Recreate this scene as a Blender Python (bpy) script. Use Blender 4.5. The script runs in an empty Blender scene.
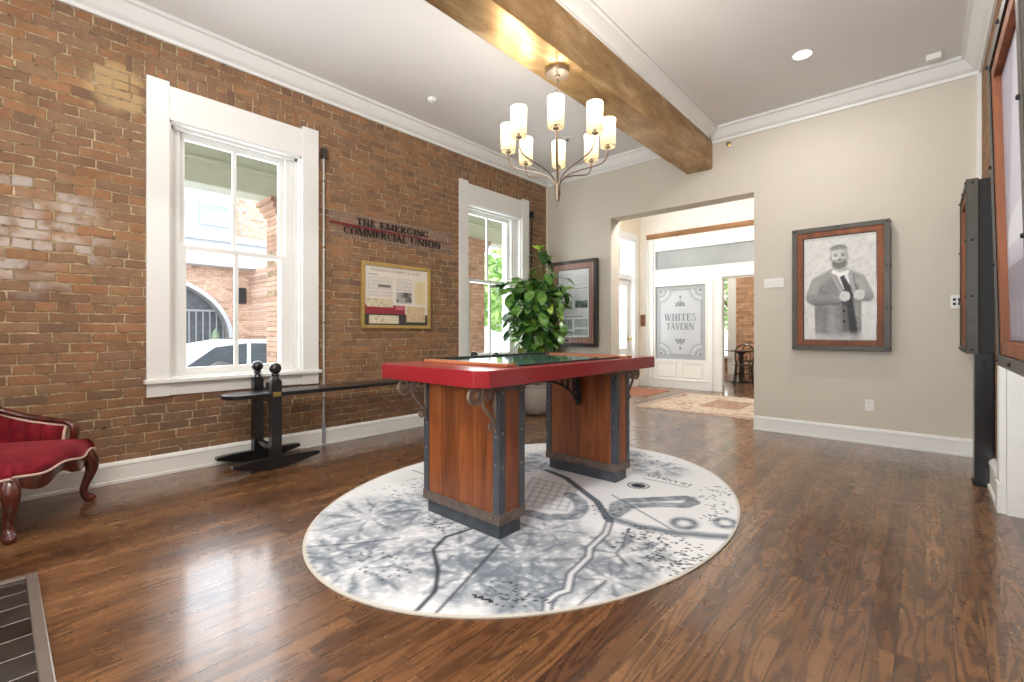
import bpy, math, random
import numpy as np
from math import sin, cos, pi, radians, sqrt
from mathutils import Vector, Matrix
random.seed(7); RNG = np.random.default_rng(11)
S = bpy.context.scene; COL = S.collection

# ------------------------------------------------------------------ camera
cam = bpy.data.objects.new('camera', bpy.data.cameras.new('camera')); COL.objects.link(cam)
cam.location = (0, 0, 1.2); cam.rotation_euler = (pi/2, 0, radians(41.795))
cam.data.sensor_width = 36; cam.data.lens = 36*462/1024; cam.data.shift_y = -9/1024
cam.data.clip_start = .02; cam.data.clip_end = 200
S.camera = cam
# ------------------------------------------------------------------ view, world, big lights
S.view_settings.view_transform = 'Standard'; S.view_settings.look = 'None'
S.view_settings.gamma = 1; S.view_settings.use_curve_mapping = False
S.view_settings.exposure = 0.6
S.cycles.max_bounces = 10; S.cycles.diffuse_bounces = 5; S.cycles.glossy_bounces = 4
S.cycles.transparent_max_bounces = 12; S.cycles.sample_clamp_indirect = 6
W = bpy.data.worlds.new('sky'); S.world = W; W.use_nodes = True
W.node_tree.nodes['Background'].inputs[0].default_value = (.88, .95, 1, 1)
W.node_tree.nodes['Background'].inputs[1].default_value = 3.0

def light(name, kind, loc, power, col=(1, 1, 1), rot=(0, 0, 0), **kw):
    d = bpy.data.lights.new(name, kind); d.energy = power; d.color = col
    for k, v in kw.items(): setattr(d, k, v)
    o = bpy.data.objects.new(name, d); COL.objects.link(o); o.location = loc; o.rotation_euler = rot
    return o
DAY = (.90, .95, 1.0); WARM = (1, .88, .72)
# added fill tilted at the ceiling by unseen front windows; daylight at the side windows
for x, pw in ((-3.35, 12), (-.95, 215)):
    light('added_front_fill', 'AREA', (x, -1.78, 1.95), pw, DAY, (pi/2+1.1, 0, 0), shape='RECTANGLE', size=1.5 if pw > 50 else .5, size_y=2.5)
for y in (1.54, 4.99):
    light('side_window_daylight', 'AREA', (-5.3, y, 1.95), 26, DAY, (pi/2, 0, -pi/2), shape='RECTANGLE', size=1.1, size_y=2.2)
light('entrance_daylight', 'AREA', (-5.25, 8.9, 1.7), 50, DAY, (pi/2, 0, -pi/2), shape='RECTANGLE', size=1.0, size_y=2.6)

# ------------------------------------------------------------------ mesh builder
class MB:
    def __init__(s): s.v = []; s.f = []; s.m = []
    def add(s, vs, fs, mi=0):
        o = len(s.v); s.v += [tuple(map(float, p)) for p in vs]
        s.f += [tuple(i+o for i in f) for f in fs]; s.m += [mi]*len(fs); return s
    def box(s, x0, x1, y0, y1, z0, z1, mi=0):
        if x0 > x1: x0, x1 = x1, x0
        if y0 > y1: y0, y1 = y1, y0
        if z0 > z1: z0, z1 = z1, z0
        return s.add([(x0,y0,z0),(x1,y0,z0),(x1,y1,z0),(x0,y1,z0),(x0,y0,z1),(x1,y0,z1),(x1,y1,z1),(x0,y1,z1)],
              [(0,3,2,1),(4,5,6,7),(0,1,5,4),(1,2,6,5),(2,3,7,6),(3,0,4,7)], mi)
    def prism(s, poly, axis, a, b, mi=0):
        """polygon (CCW list of 2-d points) extruded along axis x, y or z from a to b"""
        n = len(poly)
        def P(p, t):
            return {'x': (t, p[0], p[1]), 'y': (p[0], t, p[1]), 'z': (p[0], p[1], t)}[axis]
        vs = [P(p, a) for p in poly]+[P(p, b) for p in poly]
        fs = [tuple(range(n))[::-1], tuple(range(n, 2*n))]+[(i, (i+1) % n, n+(i+1) % n, n+i) for i in range(n)]
        return s.add(vs, fs, mi)
    def tube(s, pts, r, n=10, closed=False, mi=0, cap=True, flat=None):
        pts = [Vector(p) for p in pts]; N = len(pts)
        rs = r if isinstance(r, (list, tuple)) else [r]*N
        rings = []; up = None
        for i in range(N):
            if closed: t = pts[(i+1) % N]-pts[i-1]
            else: t = pts[min(i+1, N-1)]-pts[max(i-1, 0)]
            t = t.normalized() if t.length > 1e-9 else Vector((0, 0, 1))
            if up is None:
                up = Vector((0, 0, 1)) if abs(t.z) < .9 else Vector((1, 0, 0))
            up = (up-t*up.dot(t)); up = up.normalized() if up.length > 1e-6 else t.orthogonal().normalized()
            sd = t.cross(up)
            fa, fb = flat or (1, 1)
            rings.append([pts[i]+(sd*cos(2*pi*k/n)*fa+up*sin(2*pi*k/n)*fb)*rs[i] for k in range(n)])
        vs = [p for R in rings for p in R]; fs = []
        for i in range(N if closed else N-1):
            a, b = i*n, ((i+1) % N)*n
            fs += [(a+k, a+(k+1) % n, b+(k+1) % n, b+k) for k in range(n)]
        if cap and not closed:
            fs += [tuple(range(n))[::-1], tuple((N-1)*n+k for k in range(n))]
        return s.add(vs, fs, mi)
    def lathe(s, prof, c=(0, 0, 0), n=24, mi=0, axis='z', sq=(1, 1), cap=True):
        vs = []; fs = []
        for r, z in prof:
            for k in range(n):
                a = 2*pi*k/n; p = (r*cos(a)*sq[0], r*sin(a)*sq[1], z)
                if axis == 'x': p = (p[2], p[0], p[1])
                if axis == 'y': p = (p[0], p[2], p[1])
                vs.append((c[0]+p[0], c[1]+p[1], c[2]+p[2]))
        for i in range(len(prof)-1):
            fs += [(i*n+k, i*n+(k+1) % n, (i+1)*n+(k+1) % n, (i+1)*n+k) for k in range(n)]
        if cap and prof[0][0] > 1e-6: fs.append(tuple(range(n))[::-1])
        if cap and prof[-1][0] > 1e-6: fs.append(tuple((len(prof)-1)*n+k for k in range(n)))
        return s.add(vs, fs, mi)
    def ball(s, c, r, n=10, mi=0, sq=(1, 1, 1)):
        k = max(5, n//2+1)
        return s.lathe([(max(1e-7, r*sin(pi*i/k)), -r*sq[2]*cos(pi*i/k)) for i in range(k+1)], c, n, mi, sq=sq[:2])
    def grid(s, fn, nu, nv, mi=0):
        vs = [fn(i/nu, j/nv) for j in range(nv+1) for i in range(nu+1)]
        fs = [(j*(nu+1)+i, j*(nu+1)+i+1, (j+1)*(nu+1)+i+1, (j+1)*(nu+1)+i) for j in range(nv) for i in range(nu)]
        return s.add(vs, fs, mi)
    def xf(s, M):
        s.v = [tuple(M @ Vector(p)) for p in s.v]; return s
    def build(s, name, mats, parent=None, world=False, smooth=False, bevel=0, loc=None, angle=35, recalc=True):
        if not isinstance(mats, (list, tuple)): mats = [mats]
        off = Vector((0, 0, 0)); p = parent
        if world:
            while p: off += p.location; p = p.parent
        elif loc is not None and parent is None: pass
        me = bpy.data.meshes.new(name)
        me.from_pydata([tuple(Vector(q)-off) for q in s.v], [], s.f)
        for m in mats: me.materials.append(m)
        me.polygons.foreach_set('material_index', s.m)
        if recalc:
            import bmesh
            bm = bmesh.new(); bm.from_mesh(me); bmesh.ops.recalc_face_normals(bm, faces=bm.faces); bm.to_mesh(me); bm.free()
        if smooth:
            me.polygons.foreach_set('use_smooth', [True]*len(me.polygons))
            me.set_sharp_from_angle(angle=radians(angle))
        me.update()
        o = bpy.data.objects.new(name, me); COL.objects.link(o)
        if parent: o.parent = parent
        if loc is not None: o.location = loc
        if bevel:
            b = o.modifiers.new('bevel', 'BEVEL'); b.width = bevel; b.segments = 2; b.limit_method = 'ANGLE'
            b.harden_normals = False
        return o
def build_each(mb, name, *a, **k):
    """every loose piece of mb becomes an object of its own"""
    par = list(range(len(mb.v)))
    def find(i):
        while par[i] != i: par[i] = par[par[i]]; i = par[i]
        return i
    for f in mb.f:
        for i in f[1:]: par[find(i)] = find(f[0])
    groups = {}
    for fi, f in enumerate(mb.f): groups.setdefault(find(f[0]), []).append(fi)
    out = []
    for fl in groups.values():
        ids = sorted({i for fi in fl for i in mb.f[fi]}); mp = {i: j for j, i in enumerate(ids)}
        out.append(MB().add([mb.v[i] for i in ids], [tuple(mp[i] for i in mb.f[fi]) for fi in fl]).build(name, *a, **k))
    return out
def rebase(o, base):
    """put the origin of a single-mesh thing at its base"""
    b = Vector(base); o.data.transform(Matrix.Translation(-b)); o.location = b; return o
def tag(o, label, cat, group=None):
    o['label'] = label; o['category'] = cat
    if group: o['group'] = group
    return o
def thing(name, label, cat, loc=(0, 0, 0), rz=0, group=None):
    o = bpy.data.objects.new(name, None); COL.objects.link(o); o.empty_display_size = .1
    o.location = loc; o.rotation_euler = (0, 0, rz); return tag(o, label, cat, group)
def struct(o): o['kind'] = 'structure'; return o
def copy_tree(o, parent=None):
    c = o.copy(); COL.objects.link(c)
    if parent: c.parent = parent
    for ch in list(o.children): copy_tree(ch, c)
    return c

# ------------------------------------------------------------------ materials
def srgb(r, g, b):
    f = lambda c: (c/255/12.92) if c <= 10 else ((c/255+.055)/1.055)**2.4
    return (f(r), f(g), f(b), 1)
class G:
    def __init__(s, name):
        s.mat = bpy.data.materials.new(name); s.mat.use_nodes = True; s.nt = s.mat.node_tree
        s.bsdf = s.nt.nodes['Principled BSDF']; s.out = s.nt.nodes['Material Output']; s._tc = None
    def n(s, t, **kw):
        nd = s.nt.nodes.new(t)
        for k, v in kw.items(): setattr(nd, k, v)
        return nd
    def put(s, sock, val):
        if isinstance(val, bpy.types.NodeSocket): s.nt.links.new(val, sock)
        elif val is not None: sock.default_value = val
    def m(s, op, a, b=None, c=None, clamp=False):
        nd = s.n('ShaderNodeMath', operation=op, use_clamp=clamp)
        for i, v in enumerate((a, b, c)): s.put(nd.inputs[i], v)
        return nd.outputs[0]
    @property
    def co(s):
        if s._tc is None: s._tc = s.n('ShaderNodeTexCoord')
        return s._tc.outputs['Object']
    def xyz(s, v=None):
        nd = s.n('ShaderNodeSeparateXYZ'); s.put(nd.inputs[0], v or s.co); return nd.outputs
    def vec(s, x=0., y=0., z=0.):
        nd = s.n('ShaderNodeCombineXYZ')
        for i, v in enumerate((x, y, z)): s.put(nd.inputs[i], v)
        return nd.outputs[0]
    def scale(s, v, k):
        nd = s.n('ShaderNodeVectorMath', operation='MULTIPLY'); s.put(nd.inputs[0], v); nd.inputs[1].default_value = k; return nd.outputs[0]
    def noise(s, v=None, sc=5., det=4., rough=.55, dist=0., col=False):
        nd = s.n('ShaderNodeTexNoise'); s.put(nd.inputs['Vector'], v or s.co)
        nd.inputs['Scale'].default_value = sc; nd.inputs['Detail'].default_value = det
        nd.inputs['Roughness'].default_value = rough; nd.inputs['Distortion'].default_value = dist
        return nd.outputs['Color' if col else 'Fac']
    def white(s, v):
        nd = s.n('ShaderNodeTexWhiteNoise', noise_dimensions='3D'); s.put(nd.inputs['Vector'], v); return nd.outputs['Value']
    def ramp(s, f, stops, interp='LINEAR'):
        nd = s.n('ShaderNodeValToRGB'); e = nd.color_ramp.elements; nd.color_ramp.interpolation = interp
        while len(e) < len(stops): e.new(1)
        for el, (p, c) in zip(e, stops): el.position = p; el.color = c
        s.put(nd.inputs[0], f); return nd.outputs[0]
    def mix(s, f, a, b, mode='MIX'):
        nd = s.n('ShaderNodeMix', data_type='RGBA', blend_type=mode)
        s.put(nd.inputs[0], f); s.put(nd.inputs[6], a); s.put(nd.inputs[7], b); return nd.outputs[2]
    def sstep(s, x, a, b):
        nd = s.n('ShaderNodeMapRange', interpolation_type='SMOOTHSTEP'); s.put(nd.inputs[0], x)
        nd.inputs[1].default_value = a; nd.inputs[2].default_value = b; return nd.outputs[0]
    def bump(s, h, strength=.3, dist=.01):
        nd = s.n('ShaderNodeBump'); nd.inputs['Strength'].default_value = strength; nd.inputs['Distance'].default_value = dist
        s.put(nd.inputs['Height'], h); s.put(s.bsdf.inputs['Normal'], nd.outputs[0])
    def set(s, col=None, rough=None, metal=None, spec=None, coat=None, coatr=None, sheen=None):
        for k, v in (('Base Color', col), ('Roughness', rough), ('Metallic', metal), ('Specular IOR Level', spec),
                     ('Coat Weight', coat), ('Coat Roughness', coatr), ('Sheen Weight', sheen)):
            if v is not None: s.put(s.bsdf.inputs[k], v)
        return s
    def emit(s, col, st):
        s.put(s.bsdf.inputs['Emission Color'], col); s.bsdf.inputs['Emission Strength'].default_value = st; return s

def paint(name, rgb, rough=.5, metal=0, var=.06, sc=6, bump=.08, bsc=90, coat=0, spec=.5):
    g = G(name); c = srgb(*rgb)
    n = g.noise(sc=sc)
    d = tuple(x*(1-var) for x in c[:3])+(1,); l = tuple(min(1, x*(1+var)) for x in c[:3])+(1,)
    g.set(col=g.ramp(n, [(.3, d), (.7, l)]), rough=rough, metal=metal, coat=coat, spec=spec)
    if bump: g.bump(g.noise(sc=bsc, det=2), bump, .002)
    return g.mat
def glow(name, rgb, st):
    g = G(name); g.set(col=srgb(*rgb), rough=.5); g.emit(srgb(*rgb), st); return g.mat

def brick(name, ax, wash_and_light=False, soldier=None, pal=None, h=.0745, w=.215):
    """procedural brickwork on a plane: ax = index of the horizontal axis; z is up"""
    g = G(name); xyz = g.xyz(); u0, v0 = xyz[ax], xyz[2]
    warp = g.noise(sc=2.2, det=2)
    v = g.m('ADD', v0, g.m('ADD', g.m('MULTIPLY', g.m('SUBTRACT', warp, .5), .03), g.m('MULTIPLY', g.m('SUBTRACT', g.noise(sc=9, det=1), .5), .012))); u = u0
    if soldier:
        ins = None
        for a, b in soldier:
            t = g.m('MULTIPLY', g.m('GREATER_THAN', u0, a), g.m('LESS_THAN', u0, b))
            ins = t if ins is None else g.m('ADD', ins, t)
        ins = g.m('MULTIPLY', ins, g.m('MULTIPLY', g.m('GREATER_THAN', v0, 3.303), g.m('LESS_THAN', v0, 3.432)))
        nu = g.m('ADD', g.m('MULTIPLY', u, g.m('SUBTRACT', 1., ins)), g.m('MULTIPLY', g.m('SUBTRACT', v0, 3.2), ins))
        nv = g.m('ADD', g.m('MULTIPLY', v, g.m('SUBTRACT', 1., ins)), g.m('MULTIPLY', u, ins)); u, v = nu, nv
    vr = g.m('DIVIDE', v, h); row = g.m('FLOOR', vr); fv = g.m('FRACT', vr)
    head = g.m('LESS_THAN', g.m('FLOORED_MODULO', row, 6.), .5)
    ww = g.m('SUBTRACT', w, g.m('MULTIPLY', head, w/2))
    ro = g.white(g.vec(row, 3.7, .1))
    uu = g.m('ADD', g.m('DIVIDE', u, ww), g.m('ADD', g.m('MULTIPLY', row, .5), g.m('MULTIPLY', ro, .35)))
    col = g.m('FLOOR', uu); fu = g.m('FRACT', uu)
    du = g.m('MULTIPLY', g.m('MINIMUM', fu, g.m('SUBTRACT', 1., fu)), ww)
    dv = g.m('MULTIPLY', g.m('MINIMUM', fv, g.m('SUBTRACT', 1., fv)), h)
    nz = g.noise(sc=38, det=5, rough=.7)
    d = g.m('ADD', g.m('MINIMUM', du, dv), g.m('ADD', g.m('MULTIPLY', g.m('SUBTRACT', nz, .5), .014), g.m('MULTIPLY', g.m('SUBTRACT', g.noise(sc=11, det=2), .5), .016)))
    face = g.sstep(d, .0028, .0075)
    r1 = g.white(g.vec(col, row, 1.3)); r2 = g.white(g.vec(col, row, 7.7))
    pal = pal or [(139, 100, 73), (133, 94, 70), (146, 104, 72), (140, 103, 77), (151, 103, 68), (130, 96, 73), (153, 105, 70), (144, 108, 80), (148, 100, 67), (136, 100, 78)]
    n = len(pal); c = g.ramp(r1, [(i/n, srgb(*p)) for i, p in enumerate(pal)], 'CONSTANT')
    fine = g.noise(sc=24, det=6, rough=.7)
    c = g.mix(.25, c, g.ramp(fine, [(.3, (.36, .35, .34, 1)), (.7, (.66, .66, .66, 1))]), 'OVERLAY')
    c = g.mix(.35, c, g.ramp(g.noise(sc=7, det=4, rough=.6), [(.35, (.3, .29, .28, 1)), (.65, (.66, .65, .63, 1))]), 'OVERLAY')
    # odd dark burnt headers
    c = g.mix(g.m('MULTIPLY', g.m('GREATER_THAN', r2, .95), .4), c, srgb(96, 76, 66))
    big = g.noise(sc=.9, det=3)
    c = g.mix(g.m('MULTIPLY', g.sstep(big, .45, .7), .25), c, srgb(126, 98, 78))
    if wash_and_light:
        def blob(y, z, ry, rz):
            a = g.m('DIVIDE', g.m('SUBTRACT', u0, y), ry); b = g.m('DIVIDE', g.m('SUBTRACT', v0, z), rz)
            return g.m('SUBTRACT', 1., g.m('SQRT', g.m('ADD', g.m('MULTIPLY', a, a), g.m('MULTIPLY', b, b))), clamp=True)
        b1 = blob(.15, 1.95, .75, .75)
        k1 = g.m('MULTIPLY', g.sstep(g.m('ADD', g.m('MULTIPLY', b1, .9), g.m('MULTIPLY', r2, .5)), .72, .98), .7)
        k1 = g.m('MULTIPLY', k1, g.sstep(g.noise(sc=9, det=3), .3, .6))
        c = g.mix(k1, c, srgb(196, 186, 180))
        b2 = blob(.63, 3.12, .3, .34)  # tan patch: reflected light put into the brick colour
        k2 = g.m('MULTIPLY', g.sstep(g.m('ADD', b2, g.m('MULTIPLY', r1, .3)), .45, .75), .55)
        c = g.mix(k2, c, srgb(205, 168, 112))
        b3 = blob(1.2, .5, 1.6, .6)
        c = g.mix(g.m('MULTIPLY', b3, .55), c, srgb(104, 80, 66))
    mort = g.ramp(g.noise(sc=17, det=4, rough=.7), [(.3, srgb(92, 72, 54)), (.45, srgb(160, 134, 102)), (.65, srgb(198, 172, 134))])
    hs = g.n('ShaderNodeHueSaturation'); hs.inputs['Saturation'].default_value = .9; hs.inputs['Hue'].default_value = .506; g.put(hs.inputs['Color'], g.mix(face, mort, c))
    g.set(col=hs.outputs[0], rough=.85, spec=.2)
    hgt = g.m('ADD', g.m('MULTIPLY', face, 1.), g.m('ADD', g.m('MULTIPLY', nz, .5), g.m('MULTIPLY', r1, .4)))
    g.bump(hgt, .9, .011)
    return g.mat

def floorwood(name):
    g = G(name); x, y, z = g.xyz()[:3]; w = .083
    q = g.m('DIVIDE', x, w); b = g.m('FLOOR', q); f = g.m('FRACT', q)
    r = g.white(g.vec(b, .5, .5))
    q2 = g.m('ADD', g.m('DIVIDE', y, 2.1), g.m('MULTIPLY', r, 9.)); b2 = g.m('FLOOR', q2); f2 = g.m('FRACT', q2)
    rb = g.white(g.vec(b, b2, 2.2))
    # cathedral grain: stretched, per board offset
    gv = g.vec(g.m('ADD', g.m('MULTIPLY', x, 1.), g.m('MULTIPLY', rb, 40.)), g.m('MULTIPLY', y, .11), g.m('MULTIPLY', rb, 17.))
    n1 = g.noise(gv, sc=7.5, det=2.5, rough=.5, dist=.35)
    rings = g.m('ADD', g.m('MULTIPLY', g.m('SINE', g.m('MULTIPLY', n1, 75.)), .5), .5)
    gv2 = g.vec(x, g.m('MULTIPLY', y, .03), rb); fine = g.noise(gv2, sc=160, det=3)
    base = g.ramp(rb, [(0, srgb(92, 60, 38)), (.35, srgb(104, 69, 43)), (.7, srgb(117, 80, 50)), (1, srgb(136, 97, 63))])
    dark = g.ramp(rb, [(0, srgb(52, 33, 22)), (1, srgb(76, 49, 32))])
    c = g.mix(g.m('MULTIPLY', g.sstep(rings, .3, .95), .72), base, dark)
    c = g.mix(.4, c, g.ramp(fine, [(.3, (.32, .32, .32, 1)), (.7, (.66, .66, .66, 1))]), 'OVERLAY')
    big = g.noise(sc=.8, det=3)
    c = g.mix(g.m('MULTIPLY', g.sstep(big, .5, .75), .3), c, srgb(150, 108, 76))
    e = g.m('MINIMUM', g.m('MULTIPLY', g.m('MINIMUM', f, g.m('SUBTRACT', 1., f)), w), g.m('MULTIPLY', g.m('MINIMUM', f2, g.m('SUBTRACT', 1., f2)), 2.1))
    gap = g.sstep(e, .0006, .002)
    c = g.mix(gap, srgb(40, 24, 14), c)
    g.set(col=c, rough=g.m('ADD', .22, g.m('MULTIPLY', g.noise(sc=9), .12)), spec=.5, coat=.5, coatr=.12)
    g.bump(g.m('ADD', gap, g.m('MULTIPLY', g.noise(g.vec(g.m('MULTIPLY', x, 9.), y, 0.), sc=2.5, det=2), .6)), .22, .0025)
    return g.mat

def wood(name, tones, ax=2, pw=0, pax=0, rough=.4, coat=.2, sc=1.):
    """sawn boards: grain runs along axis ax; board width pw across axis pax"""
    g = G(name); o = g.xyz(); k = [9*sc, 9*sc, 9*sc]; k[ax] = .9*sc
    v = g.scale(g.co, k); r = None
    if pw:
        b = g.m('FLOOR', g.m('DIVIDE', o[pax], pw)); r = g.white(g.vec(b, 1.7, 4.1))
        a = g.n('ShaderNodeVectorMath', operation='ADD'); g.put(a.inputs[0], v); g.put(a.inputs[1], g.vec(g.m('MULTIPLY', r, 31.), g.m('MULTIPLY', r, 11.), 0.)); v = a.outputs[0]
    n1 = g.noise(v, sc=1., det=4, dist=1.2)
    c = g.ramp(n1, [(.28, srgb(*tones[0])), (.5, srgb(*tones[1])), (.72, srgb(*tones[2]))])
    k2 = [170., 170., 170.]; k2[ax] = 5.
    c = g.mix(.22, c, g.ramp(g.noise(g.scale(g.co, k2), sc=1., det=2), [(.3, (.3, .3, .3, 1)), (.7, (.68, .68, .68, 1))]), 'OVERLAY')
    if pw:
        c = g.mix(.5, c, g.ramp(r, [(0, (.36, .34, .33, 1)), (1, (.66, .66, .66, 1))]), 'OVERLAY')
        f = g.m('FRACT', g.m('DIVIDE', o[pax], pw)); e = g.m('MULTIPLY', g.m('MINIMUM', f, g.m('SUBTRACT', 1., f)), pw)
        gp = g.sstep(e, .0008, .0026); c = g.mix(gp, srgb(52, 26, 12), c); g.bump(gp, .35, .002)
    g.set(col=c, rough=rough, coat=coat, coatr=.2); return g.mat

def glass(name, tint=(1, 1, 1), refl=.06, haze=0):
    g = G(name); nt = g.nt
    t = g.n('ShaderNodeBsdfTransparent'); t.inputs[0].default_value = tint+(1,)
    gl = g.n('ShaderNodeBsdfGlossy'); gl.inputs['Roughness'].default_value = .02
    fr = g.n('ShaderNodeFresnel'); fr.inputs[0].default_value = 1.45
    mx = g.n('ShaderNodeMixShader'); ge = g.n('ShaderNodeNewGeometry')
    g.put(mx.inputs[0], g.m('MULTIPLY', g.m('ADD', g.m('MULTIPLY', fr.outputs[0], .9), refl*.2, clamp=True), g.m('SUBTRACT', 1., ge.outputs['Backfacing'])))
    nt.links.new(t.outputs[0], mx.inputs[1]); nt.links.new(gl.outputs[0], mx.inputs[2]); out = mx.outputs[0]
    if haze:    # lightly frosted sheet
        d = g.n('ShaderNodeBsdfDiffuse'); d.inputs[0].default_value = srgb(226, 206, 198); m2 = g.n('ShaderNodeMixShader'); m2.inputs[0].default_value = haze
        nt.links.new(out, m2.inputs[1]); nt.links.new(d.outputs[0], m2.inputs[2]); out = m2.outputs[0]
    nt.links.new(out, g.out.inputs[0])
    return g.mat
def vcol(name, rough=.5, spec=.4, grain=0, coat=0):
    g = G(name); a = g.n('ShaderNodeAttribute', attribute_name='print'); c = a.outputs['Color']
    if grain:
        c = g.mix(grain, c, g.ramp(g.noise(sc=260, det=3), [(.3, (.3, .3, .3, 1)), (.7, (.7, .7, .7, 1))]), 'OVERLAY')
    g.set(col=c, rough=rough, spec=spec, coat=coat, coatr=.05); return g.mat

M = {}
M['brick_left'] = brick('old_red_brick', 1, wash_and_light=True, soldier=[(.7, 2.4), (4.13, 5.85)])
M['brick_right'] = brick('old_red_brick_side', 1)
M['brick_dining'] = brick('tan_brick', 0, pal=[(176, 128, 96), (196, 146, 112), (186, 138, 108), (206, 160, 128), (168, 118, 88)])
M['brick_out'] = brick('street_brick', 1, pal=[(206, 164, 146), (214, 174, 156), (200, 158, 140), (220, 182, 164)])
M['brick_pillar'] = brick('pillar_brick', 1, pal=[(196, 148, 128), (206, 160, 138), (200, 152, 134), (212, 170, 150)])
M['floor'] = floorwood('heart_pine_floor')
M['wall'] = paint('greige_wall', (204, 197, 183), .7, var=.02, sc=2, bump=.05)
M['wall_white'] = paint('foyer_white', (236, 233, 226), .6, var=.02)
M['cream'] = paint('cream_trim', (226, 214, 192), .5, var=.02)
M['ceil'] = paint('ceiling_paint', (222, 220, 217), .75, var=.02, sc=1.2)
M['white'] = paint('white_trim', (229, 229, 226), .38, var=.015, bump=.03)
M['white_ext'] = paint('white_exterior', (186, 190, 196), .6, var=.03)
def gold_beam():
    g = G('bronze_beam'); n = g.noise(g.scale(g.co, (3, 1, 3)), sc=2.4, det=5, rough=.65, dist=.6)
    g.set(col=g.ramp(n, [(.28, srgb(134, 102, 64)), (.5, srgb(170, 136, 92)), (.75, srgb(200, 172, 132))]),
          rough=g.m('ADD', .27, g.m('MULTIPLY', g.noise(sc=5), .16)), metal=.85); return g.mat
M['beam'] = gold_beam()
M['red'] = paint('red_lacquer', (140, 30, 38), .3, var=.03, bump=.02, coat=.3)
M['steel'] = paint('blackened_steel', (82, 88, 96), .42, metal=.35, var=.2, sc=9)
M['steel_brown'] = paint('rusted_steel', (112, 98, 90), .5, metal=.35, var=.3, sc=14)
M['iron'] = paint('wrought_iron', (132, 116, 102), .5, metal=.35, var=.2, sc=20)
M['iron_dark'] = paint('dark_iron', (46, 46, 48), .5, metal=.5, var=.2)
M['rivet'] = paint('rivet_steel', (150, 138, 128), .4, metal=.8, var=.2)
M['ped'] = wood('reclaimed_pine', [(98, 50, 23), (136, 74, 34), (162, 96, 50)], 2, .168, 0)
M['rail'] = wood('rail_wood', [(120, 66, 40), (158, 92, 58), (180, 112, 74)], 0, rough=.35)
M['frame_wood'] = wood('frame_wood', [(84, 40, 10), (122, 62, 18), (146, 80, 28)], 2, rough=.55, coat=0)
M['frame_rose'] = wood('rose_planks', [(128, 92, 82), (160, 120, 106), (178, 142, 128)], 2, .09, 0, rough=.5)
M['case_steel'] = paint('case_steel', (72, 68, 63), .45, metal=.5, var=.12, sc=12)
M['black'] = paint('black_paint', (20, 21, 24), .28, var=.1, coat=.3)
M['matte_black'] = paint('matte_black', (22, 22, 23), .6, var=.1)
M['brass'] = paint('brass', (188, 156, 88), .35, metal=.8, var=.1)
M['gilt'] = paint('gilt_frame', (196, 168, 104), .35, metal=.55, var=.12, sc=18)
M['nickel'] = paint('antique_nickel', (128, 114, 98), .38, metal=.7, var=.1)
M['zinc'] = paint('conduit_zinc', (190, 192, 184), .5, metal=.3, var=.05)
M['velvet'] = None
def velvet():
    g = G('red_velvet'); n = g.noise(sc=7, det=4, dist=.5)
    g.set(col=g.ramp(n, [(.3, srgb(86, 8, 20)), (.55, srgb(120, 20, 33)), (.8, srgb(152, 44, 58))]), rough=.75, sheen=.8, spec=.2)
    g.bsdf.inputs['Sheen Tint'].default_value = srgb(230, 120, 130); g.bsdf.inputs['Sheen Roughness'].default_value = .35
    g.bump(g.noise(sc=300, det=2), .15, .001); return g.mat
M['velvet'] = velvet()
M['mahogany'] = wood('mahogany', [(48, 16, 12), (74, 26, 18), (98, 40, 26)], 2, rough=.22, coat=.6)
M['piping'] = paint('cream_piping', (206, 178, 166), .8, var=.1, sc=40)
M['glass'] = glass('window_glass'); M['acrylic'] = glass('clear_acrylic', (1, 1, 1), .1, .06)
M['print'] = vcol('printed_sheet', .45, .3); M['screen'] = vcol('screen_face', .4, .2)
M['rug'] = vcol('map_rug', .9, .15, grain=.3)
M['ink'] = paint('ink', (66, 74, 84), .9, var=.15, spec=.1)
M['ink_black'] = paint('black_letters', (22, 20, 20), .5, var=.1)
M['redline'] = paint('crimson_strip', (120, 34, 42), .45, var=.08)
M['leaf'] = None
def leafmat(name, a, b):
    g = G(name); g.set(col=g.ramp(g.noise(sc=16, det=3), [(.3, srgb(*a)), (.7, srgb(*b))]), rough=.32, spec=.5)
    g.bsdf.inputs['Transmission Weight'].default_value = 0; return g.mat
M['leaf'] = leafmat('leaf_green', (58, 104, 40), (120, 168, 74)); M['leaf2'] = leafmat('leaf_lime', (124, 164, 46), (178, 204, 78))
M['leaf3'] = leafmat('leaf_deep', (26, 62, 28), (58, 104, 46))
M['stem'] = paint('plant_stem', (120, 104, 74), .8, var=.2)
M['pot'] = paint('stone_pot', (150, 142, 132), .7, var=.08)
M['soil'] = paint('soil', (52, 40, 30), .95, var=.3, sc=40)
M['shade'] = None
def shade():
    g = G('linen_shade'); nt = g.nt; n = g.noise(g.scale(g.co, (1, 1, .1)), sc=120, det=2)
    d = g.n('ShaderNodeBsdfDiffuse'); t = g.n('ShaderNodeBsdfTranslucent'); e = g.n('ShaderNodeEmission')
    c = g.ramp(n, [(.3, srgb(222, 206, 176)), (.7, srgb(236, 224, 198))])
    for x in (d, t): g.put(x.inputs[0], c)
    g.put(e.inputs[0], srgb(255, 240, 208)); e.inputs[1].default_value = .02
    mx = g.n('ShaderNodeMixShader'); mx.inputs[0].default_value = .5; ad = g.n('ShaderNodeAddShader')
    nt.links.new(d.outputs[0], mx.inputs[1]); nt.links.new(t.outputs[0], mx.inputs[2])
    nt.links.new(mx.outputs[0], ad.inputs[0]); nt.links.new(e.outputs[0], ad.inputs[1]); nt.links.new(ad.outputs[0], g.out.inputs[0])
    return g.mat
M['shade'] = shade()
M['bulb'] = glow('bulb_glow', (255, 236, 196), 6.); M['lamp_white'] = glow('downlight_glow', (255, 246, 230), 9.)
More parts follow.
